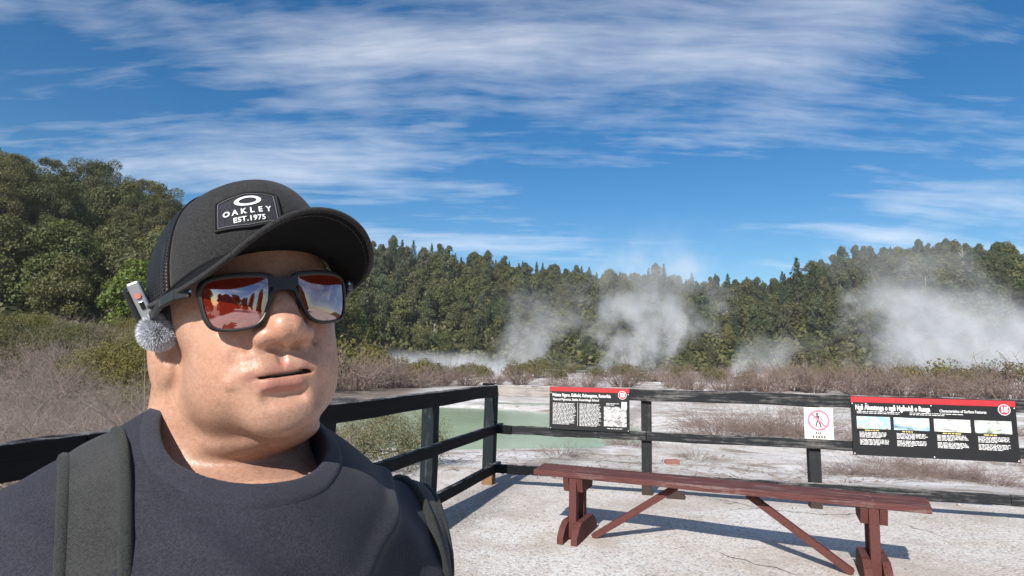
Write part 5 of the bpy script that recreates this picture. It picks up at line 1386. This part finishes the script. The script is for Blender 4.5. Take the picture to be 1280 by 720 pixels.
def add_patch(cap):
    # flat patch coordinates (mm) -> cap surface
    TH0, PH0 = rad(PATCH_TH), rad(PATCH_PH); RZ = rad(PATCH_ROT)
    def mp(u, v, off):
        u *= .87; v *= .87
        uu = u * math.cos(RZ) - v * math.sin(RZ); vv = u * math.sin(RZ) + v * math.cos(RZ)
        p, tu, tv = cap_frame(TH0, PH0)
        # walk on the surface
        th = TH0; ph = PH0
        r = max(20, math.hypot(cap_pt(th, ph)[0], cap_pt(th, ph)[1]))
        e = .01
        dv = (np.array(cap_pt(th, ph + e)) - np.array(cap_pt(th, ph))) / e; du = (np.array(cap_pt(th + e, ph)) - np.array(cap_pt(th, ph))) / e
        th2 = th + uu / np.linalg.norm(du); ph2 = ph + vv / np.linalg.norm(dv)
        q, tu2, tv2 = cap_frame(th2, ph2)
        n = tu2.cross(tv2).normalized()
        if n.dot(q - Vector((0, 0, HC[2]))) < 0: n = -n
        return q + n * (off * HS / 1000)
    W, Hh = 29, 17
    outline = [(-W, -Hh + 1), (0, -Hh - 2), (W, -Hh + 1), (W, Hh - 3), (W * .62, Hh), (0, Hh + 3), (-W * .62, Hh), (-W, Hh - 3)]
    # dense interior grid clipped to the outline top/bottom curves
    nu, nv = 40, 24; V = []; 
    def yt(u): 
        a = abs(u); return Hh + 3 - 3 * (a / (W * .62)) if a < W * .62 else Hh - 3 * (a - W * .62) / (W * .38)
    def yb(u): return -Hh - 2 + 3 * abs(u) / W
    grid = np.zeros((nu + 1, nv + 1, 2))
    for i in range(nu + 1):
        u = -W + 2 * W * i / nu
        for j in range(nv + 1): grid[i, j] = (u, yb(u) + (yt(u) - yb(u)) * j / nv)
    V = np.array([mp(u, v, 1.0) for u, v in grid.reshape(-1, 2)])
    idx = np.arange((nu + 1) * (nv + 1)).reshape(nu + 1, nv + 1)
    F = np.stack([idx[:-1, :-1], idx[1:, :-1], idx[1:, 1:], idx[:-1, 1:]], -1).reshape(-1, 4)
    mesh_np('patch', V, F, M_PATCH, cap, True)
    mb = MB(); ring = []
    per = [(grid[i, 0]) for i in range(nu)] + [grid[nu, j] for j in range(nv)] + [grid[i, nv] for i in range(nu, 0, -1)] + [grid[0, j] for j in range(nv, -1, -1)]
    mb.tube([mp(u, v, 1.3) for u, v in per], 1.25 * HS / 1000, 8, False)
    for k in range(0, len(per) - 1):
        pass
    mb.build('patch_border', M_PEDGE, cap, smooth=True)
    mb = MB(); mb.tube([mp(u * .90, v * .88, 1.5) for u, v in per], .45 * HS / 1000, 6, False)
    mb.build('patch_stitching', plain('grey_thread', (.12, .12, .13), .8), cap, smooth=True)
    allV = []; allF = []; base = 0
    def put(me, ox, oy, off=1.6):
        nonlocal base
        bm = bmesh.new(); bm.from_mesh(me); bmesh.ops.triangulate(bm, faces=bm.faces[:])
        bmesh.ops.subdivide_edges(bm, edges=bm.edges[:], cuts=1)
        bmesh.ops.triangulate(bm, faces=bm.faces[:])
        bm.verts.ensure_lookup_table()
        for vv in bm.verts: allV.append(mp(vv.co.x + ox, vv.co.y + oy, off))
        for f in bm.faces: allF.append([base + q.index for q in f.verts])
        base += len(bm.verts); bm.free(); bpy.data.meshes.remove(me)
    letters = 'OAKLEY'
    for k, ch in enumerate(letters):
        u = -20 + 8 * k
        put(text_mesh(ch, 7.6, bold=.26), u * .94, -2.5)
    put(text_mesh('EST.1975', 7.0, bold=.20, space=1.08), 1, -10.6)
    # ring emblem: a flattened ring, open inside
    bm = bmesh.new(); n = 48; o_ = []; i_ = []
    for k in range(n):
        a = 2 * PI * k / n; o_.append(bm.verts.new((12.5 * math.cos(a), 5.6 * math.sin(a), 0)))
        i_.append(bm.verts.new((8.2 * math.cos(a), 3.4 * math.sin(a) , 0)))
    for k in range(n): bm.faces.new((o_[k], o_[(k + 1) % n], i_[(k + 1) % n], i_[k]))
    me = bpy.data.meshes.new('ring'); bm.to_mesh(me); bm.free(); put(me, 1, 8.8)
    mesh_np('patch_lettering', np.array(allV), np.array(allF), M_WHITE_THREAD, cap)

# ---- sunglasses
def lens_outline(n=56):
    """squarish lens outline, right eye of the wearer mirrored later; x outwards from nose, z up (mm, centred)"""
    pts = [(-22.5, 16), (-10, 18.4), (8, 19), (20, 17.5), (24.8, 12), (25, 0), (22.5, -13), (17, -19.5), (4, -21.5), (-7, -20), (-14, -14.5), (-19, -3), (-23, 8)]
    # closed catmull-rom
    out = []
    m = len(pts); per = n // m + 1
    for i in range(m):
        p0, p1, p2, p3 = [np.array(pts[(i + k) % m], float) for k in (-1, 0, 1, 2)]
        for k in range(per):
            t = k / per
            out.append(.5 * (2 * p1 + (p2 - p0) * t + (2 * p0 - 5 * p1 + 4 * p2 - p3) * t * t + (3 * p1 - p0 - 3 * p2 + p3) * t ** 3))
    return np.array(out)
def glass_pt(x, z, off=0.0):
    """head-mm point on the wrapped front of the glasses; x signed"""
    y = -112 + .0052 * x * x - off + .02 * (GL_Z - z) * -1
    return (x, y + (z - GL_Z) * -.05, z)
def add_glasses():
    t = NT('mirror_lens'); v = t.tc()
    lw = t.n('ShaderNodeLayerWeight', {'Blend': .25})
    base = t.n('ShaderNodeBsdfPrincipled', {'Base Color': (.17, .013, .005), 'Roughness': .08, 'Specular IOR Level': .3})
    gl = t.n('ShaderNodeBsdfGlossy', {'Color': (.92, .82, .80), 'Roughness': .015})
    mx = t.n('ShaderNodeMixShader', {0: .36, 1: base.outputs[0], 2: gl.outputs[0]})
    t.t.links.new(mx.outputs[0], t.out.inputs['Surface'])
    M_LENS = t.m
    gl = MB(); outl = lens_outline()
    cxs = 33.0
    frame_rings = {}
    fr = None
    for s in (-1, 1):
        ring = [(s * (cxs + p[0]), GL_Z + p[1]) for p in outl]
        frame_rings[s] = ring
    # frame: a flat rim with width and depth round each lens
    for s in (-1, 1):
        ring = frame_rings[s]; n = len(ring); c = np.array([s * cxs, GL_Z])
        rows = []
        for (w, off) in ((0, .2), (0, 2.2), (.9, 2.7), (2.3, 2.2), (2.8, .3), (2.6, -2.4), (0, -2.0)):
            row = []
            for k in range(n):
                p = np.array(ring[k]); tn = np.array(ring[(k + 1) % n]) - np.array(ring[k - 1]); tn = tn / np.linalg.norm(tn)
                nn = np.array([tn[1], -tn[0]])
                if nn @ (p - c) < 0: nn = -nn
                ww = w * (.85 + .65 * min(1, max(0, (p[1] - GL_Z) / 16)))
                q = p + nn * ww
                row.append(Vector(head2body(glass_pt(q[0], q[1], off))))
            rows.append(row)
        V = [p for r in rows for p in r]; F = []
        m = len(rows)
        for a in range(m):
            b = (a + 1) % m
            for k in range(n):
                k2 = (k + 1) % n; F.append((a * n + k, a * n + k2, b * n + k2, b * n + k))
        gl.add(V, F)
    # bridge
    br = []
    for k in range(13):
        x = -12 + 24 * k / 12; zt = GL_Z + 18 - 1.5 * (1 - (x / 12) ** 2); zb = GL_Z + 3.0 + 3.5 * (1 - (x / 12) ** 2) 
        br.append([Vector(head2body(glass_pt(x, zt, 2.8))), Vector(head2body(glass_pt(x, zb, 2.8))), Vector(head2body(glass_pt(x, zb, -2.2))), Vector(head2body(glass_pt(x, zt, -2.2)))])
    V = [p for r in br for p in r]; F = [(0, 1, 2, 3), (51, 50, 49, 48)]
    for k in range(12):
        for a in range(4):
            b = (a + 1) % 4; F.append((k * 4 + a, k * 4 + 4 + a, k * 4 + 4 + b, k * 4 + b))
    gl.add(V, F)
    g = gl.build('sunglasses', M_MATTE, man, smooth=True)
    bv = g.modifiers.new('Edge', 'EDGE_SPLIT'); bv.split_angle = rad(50)
    for s in (-1, 1):
        # nose arm that runs down from the bridge
        mb = MB()
        mb.tube([head2body(p) for p in (glass_pt(s * 10, GL_Z + 9, .5), glass_pt(s * 11.5, GL_Z, .8), (s * 14.5, -100, GL_Z - 9))], [.0028, .0022, .0014], 8)
        mb.build('nose_rest', M_MATTE, g, smooth=True)
        ring = frame_rings[s]; n = len(ring); c = (s * cxs, GL_Z)
        V = []; F = []
        K = 10
        for j in range(K + 1):
            f = j / K
            for k in range(n):
                p = ring[k]; x = c[0] + (p[0] - c[0]) * f; z = c[1] + (p[1] - c[1]) * f
                y = glass_pt(x, z, 1.2)
                b = 2.6 * (1 - f * f)
                V.append(head2body((y[0], y[1] - b, y[2])))
        for j in range(K):
            for k in range(n):
                k2 = (k + 1) % n; F.append((j * n + k, j * n + k2, j * n + n + k2, j * n + n + k))
        mesh_np('lens', np.array(V), np.array(F), M_LENS, g, True)
        # temple
        p0 = np.array(glass_pt(s * 65.5, GL_Z + 12, 0)); 
        path = [p0, (s * 74, -80, GL_Z + 12), (s * 80, -55, GL_Z + 10), (s * 82, -20, GL_Z + 4), (s * 82, 8, 24), (s * 80, 26, 6)]
        mb = MB()
        for a, b in zip(path[:-1], path[1:]):
            mb.beam(head2body(a), head2body(b), .0036, .0095 if b is not path[-1] else .007)
        mb.build('temple', M_MATTE, g, bevel=.0012)
        mb = MB(); c0 = Vector(head2body((s * 66, glass_pt(s * 66, GL_Z + 12, 3.2)[1], GL_Z + 12)))
        nrm = Vector(head2body((s * 66, -200, GL_Z + 12))) - c0; nrm.normalize()
        mb.tube([c0, c0 + nrm * .0012], .0011, 8); mb.build('rivet', plain('rivet_metal', (.7, .7, .7), .25, Metallic=1.0), g)
def add_teeth():
    def fn(P):
        Q = to_head(P)
        return sE(Q, (0, -73, -43.5), (24, 21, 4)) * np.float32(HS / 1000)
    V, F = surf_nets(fn, (-.045, -.13, 1.39), (.045, -.03, 1.45), .0022)
    mesh_np('teeth', net_smooth(V, F, 1), F, plain('tooth_enamel', (.78, .72, .64), .3, .05), man, True)

# ---- backpack: straps run over the shoulders, the bag hangs behind
def strap_path(sgn, n=40):
    """front low -> over the shoulder -> behind, centres on the shirt surface in the body frame"""
    x0 = STRAP_X[sgn]
    ctr = np.array([x0 * .8, .06, 1.10 if sgn < 0 else 1.08], np.float32); pts = []; nor = []
    for k in range(n):
        a = rad(-58 + (58 + 150) * k / (n - 1))          # angle in the y-z plane, 0 = forward, 90 = up
        spread = x0 + sgn * STRAP_SPREAD[sgn] * max(0, math.cos(a))
        d = np.array([0, -math.cos(a), math.sin(a)], np.float32)
        o = np.array([spread, ctr[1], ctr[2]], np.float32)
        lo, hi = 0.0, .5
        for _ in range(24):
            m = (lo + hi) / 2
            if shirt_body((o + d * m)[None])[0] < 0: lo = m
            else: hi = m
        p = o + d * hi
        g = np.array([shirt_body((p + e)[None])[0] - shirt_body((p - e)[None])[0] for e in np.eye(3, dtype=np.float32) * .012])
        pts.append(p); nor.append(g / np.linalg.norm(g))
    return np.array(pts, float), np.array(nor, float)
def add_backpack():
    bag = empty('backpack', (HC[0], HC[1], 0), YAW)
    tag(bag, 'black backpack worn by the man, its ribbed straps over both shoulders', 'backpack')
    for sgn in (-1, 1):
        P, N = strap_path(sgn)
        for _ in range(3):
            P[1:-1] = (P[:-2] + 2 * P[1:-1] + P[2:]) / 4; N[1:-1] = (N[:-2] + 2 * N[1:-1] + N[2:]) / 4
        T = np.gradient(P, axis=0); T /= np.linalg.norm(T, axis=1)[:, None]
        N -= T * (N * T).sum(1)[:, None]; N /= np.linalg.norm(N, axis=1)[:, None]; B = np.cross(N, T)
        w = (STRAP_W if sgn < 0 else STRAP_W * .72) / 2
        prof = [(-1, .001), (-.97, .006), (-.9, .0075), (-.8, .0066), (-.4, .0078), (0, .0082), (.4, .0078), (.8, .0066), (.9, .0075), (.97, .006), (1, .001), (.9, -.004), (0, -.004), (-.9, -.004)]
        V = np.array([P[i] + B[i] * u * w + N[i] * h for i in range(len(P)) for u, h in prof]); k = len(prof); F = []
        for i in range(len(P) - 1):
            for j in range(k):
                j2 = (j + 1) % k; F.append((i * k + j, i * k + j2, i * k + k + j2, i * k + k + j))
        st = mesh_np('shoulder_strap', V, np.array(F), M_STRAP, bag, True)
        for e in (-1, 1):
            mb = MB(); mb.tube([P[i] + B[i] * e * w * .985 + N[i] * .0045 for i in range(len(P))], .0052, 8)
            mb.build('piping', M_PIPE, st, smooth=True)
    def pack(P):
        q = np.abs(P - np.array([0, .31, 1.06], np.float32)) - np.array([.12, .06, .19], np.float32)
        return np.linalg.norm(np.maximum(q, 0), axis=1) + np.minimum(q.max(1), 0) - .035 + .004 * nz3(P, 20, 2)
    V, F = surf_nets(pack, (-.18, .19, .80), (.18, .43, 1.32), .012)
    mesh_np('pack_body', net_smooth(V, F, 2), F, M_STRAP, bag, True)

# ---- clip-on microphone
def add_mic():
    mic = empty('clip_microphone', (HC[0], HC[1], 0), YAW)
    tag(mic, 'small silver clip-on microphone with a furry grey windscreen on the cap side', 'microphone')
    c = Vector(head2body(MIC_C)); X = Matrix(RH.tolist())
    Mt = X @ Matrix.Rotation(rad(MIC_YAW), 3, 'Z') @ Matrix.Rotation(rad(MIC_TILT), 3, 'Y') @ Matrix.Rotation(rad(6), 3, 'X')
    k = HS / 1000
    m_sil = plain('brushed_silver', (.36, .37, .38), .38, .1, 60, Metallic=.7); m_blk = plain('black_glossy_plastic', (.012, .012, .013), .18)
    mb = MB(); mb.box(c, (10.5 * k, 8 * k, 37 * k), Mt); body = mb.build('body', m_sil, mic, bevel=.0016)
    mb = MB(); mb.box(c + Mt @ Vector((-.0085, .009, -.002)), (.008, .016, .040), Mt); mb.build('clip', m_blk, mic, bevel=.004)
    mb = MB(); f = c + Mt @ Vector((.0, -.0049, .006))
    n = Mt @ Vector((0, -1, 0)); mb.tube([f, f + n * .0007], .0027, 16); mb.build('button', plain('red_ring', (.55, .16, .12), .4), mic)
    mb = MB(); mb.box(c + Mt @ Vector((0, -.0048, -.0035)), (.0036, .0012, .0075), Mt); mb.build('socket', m_blk, mic, bevel=.0004)
    # fur: thousands of thin curved hairs
    rg = np.random.RandomState(8); n = 11000
    ctr = np.array(c + Mt @ Vector((0.002, -.002, -.031))); R = .0135
    d = rg.normal(size=(n, 3)); d /= np.linalg.norm(d, axis=1)[:, None]
    clump = rg.normal(size=(160, 3)); clump /= np.linalg.norm(clump, axis=1)[:, None]
    ci = (d @ clump.T).argmax(1)
    tip = d * .6 + clump[ci] * .45 + rg.normal(size=(n, 3)) * .22 + np.array([0, 0, -.14])
    tip /= np.linalg.norm(tip, axis=1)[:, None]
    L = rg.uniform(.004, .0075, n)[:, None]
    p0 = ctr + d * R * .9; p1 = p0 + (d * .6 + tip * .4) * L * .5; p2 = p1 + tip * L * .55
    sd = np.cross(d, rg.normal(size=(n, 3))); sd /= np.linalg.norm(sd, axis=1)[:, None]; w = .00034
    sd2 = np.cross(sd, d)
    V = np.stack([p0 - sd * w, p0 + sd * w, p1 - sd * w * .8, p1 + sd * w * .8, p2], 1).reshape(-1, 3)
    b = (np.arange(n) * 5)[:, None]
    Fq = b + np.array([[0, 1, 3, 2]]); Ft = b + np.array([[2, 3, 4]])
    t = NT('fur'); col = t.attr('tint')
    t.bsdf(Base_Color=col, Roughness=.6, Specular_IOR_Level=.2)
    o = mesh_np('windscreen', V, [Fq, Ft], t.m, mic)
    sh = rg.choice([.12, .24, .42, .62], size=n, p=[.06, .18, .34, .42])[:, None] * np.array([[1.5, 1.54, 1.64]])
    set_attr(o.data, 'tint', np.repeat(sh, 5, 0))
    o2 = mesh_np('foam_core', *uv_ball(ctr, R * .95), plain('grey_foam', (.10, .10, .11), .9), o, True)
def uv_ball(c, r, n=16, m=24):
    V = []; F = []
    for i in range(n + 1):
        a = PI * i / n
        for j in range(m):
            b = 2 * PI * j / m; V.append((c[0] + r * math.sin(a) * math.cos(b), c[1] + r * math.sin(a) * math.sin(b), c[2] + r * math.cos(a)))
    for i in range(n):
        for j in range(m):
            j2 = (j + 1) % m; F.append((i * m + j, i * m + m + j, i * m + m + j2, i * m + j2))
    return np.array(V), np.array(F)

FACE_RES, BODY_RES, SHIRT_RES, COLLAR_RES = .0017, .006, .0036, .0018
BILL_L, BILL_UP, BILL_CURVE = 77, 74, .0085
GL_Z = 16.5
PATCH_TH, PATCH_PH, PATCH_ROT = -18, 23, 0
STRAP_X = {-1: -.119, 1: .222}; STRAP_SPREAD = {-1: .0, 1: .0}; STRAP_W = .045
MIC_C, MIC_YAW, MIC_TILT = (-87, -6, 35), -24, -17
add_body(); add_clothes(); add_teeth(); add_cap(); add_glasses(); add_backpack(); add_mic()
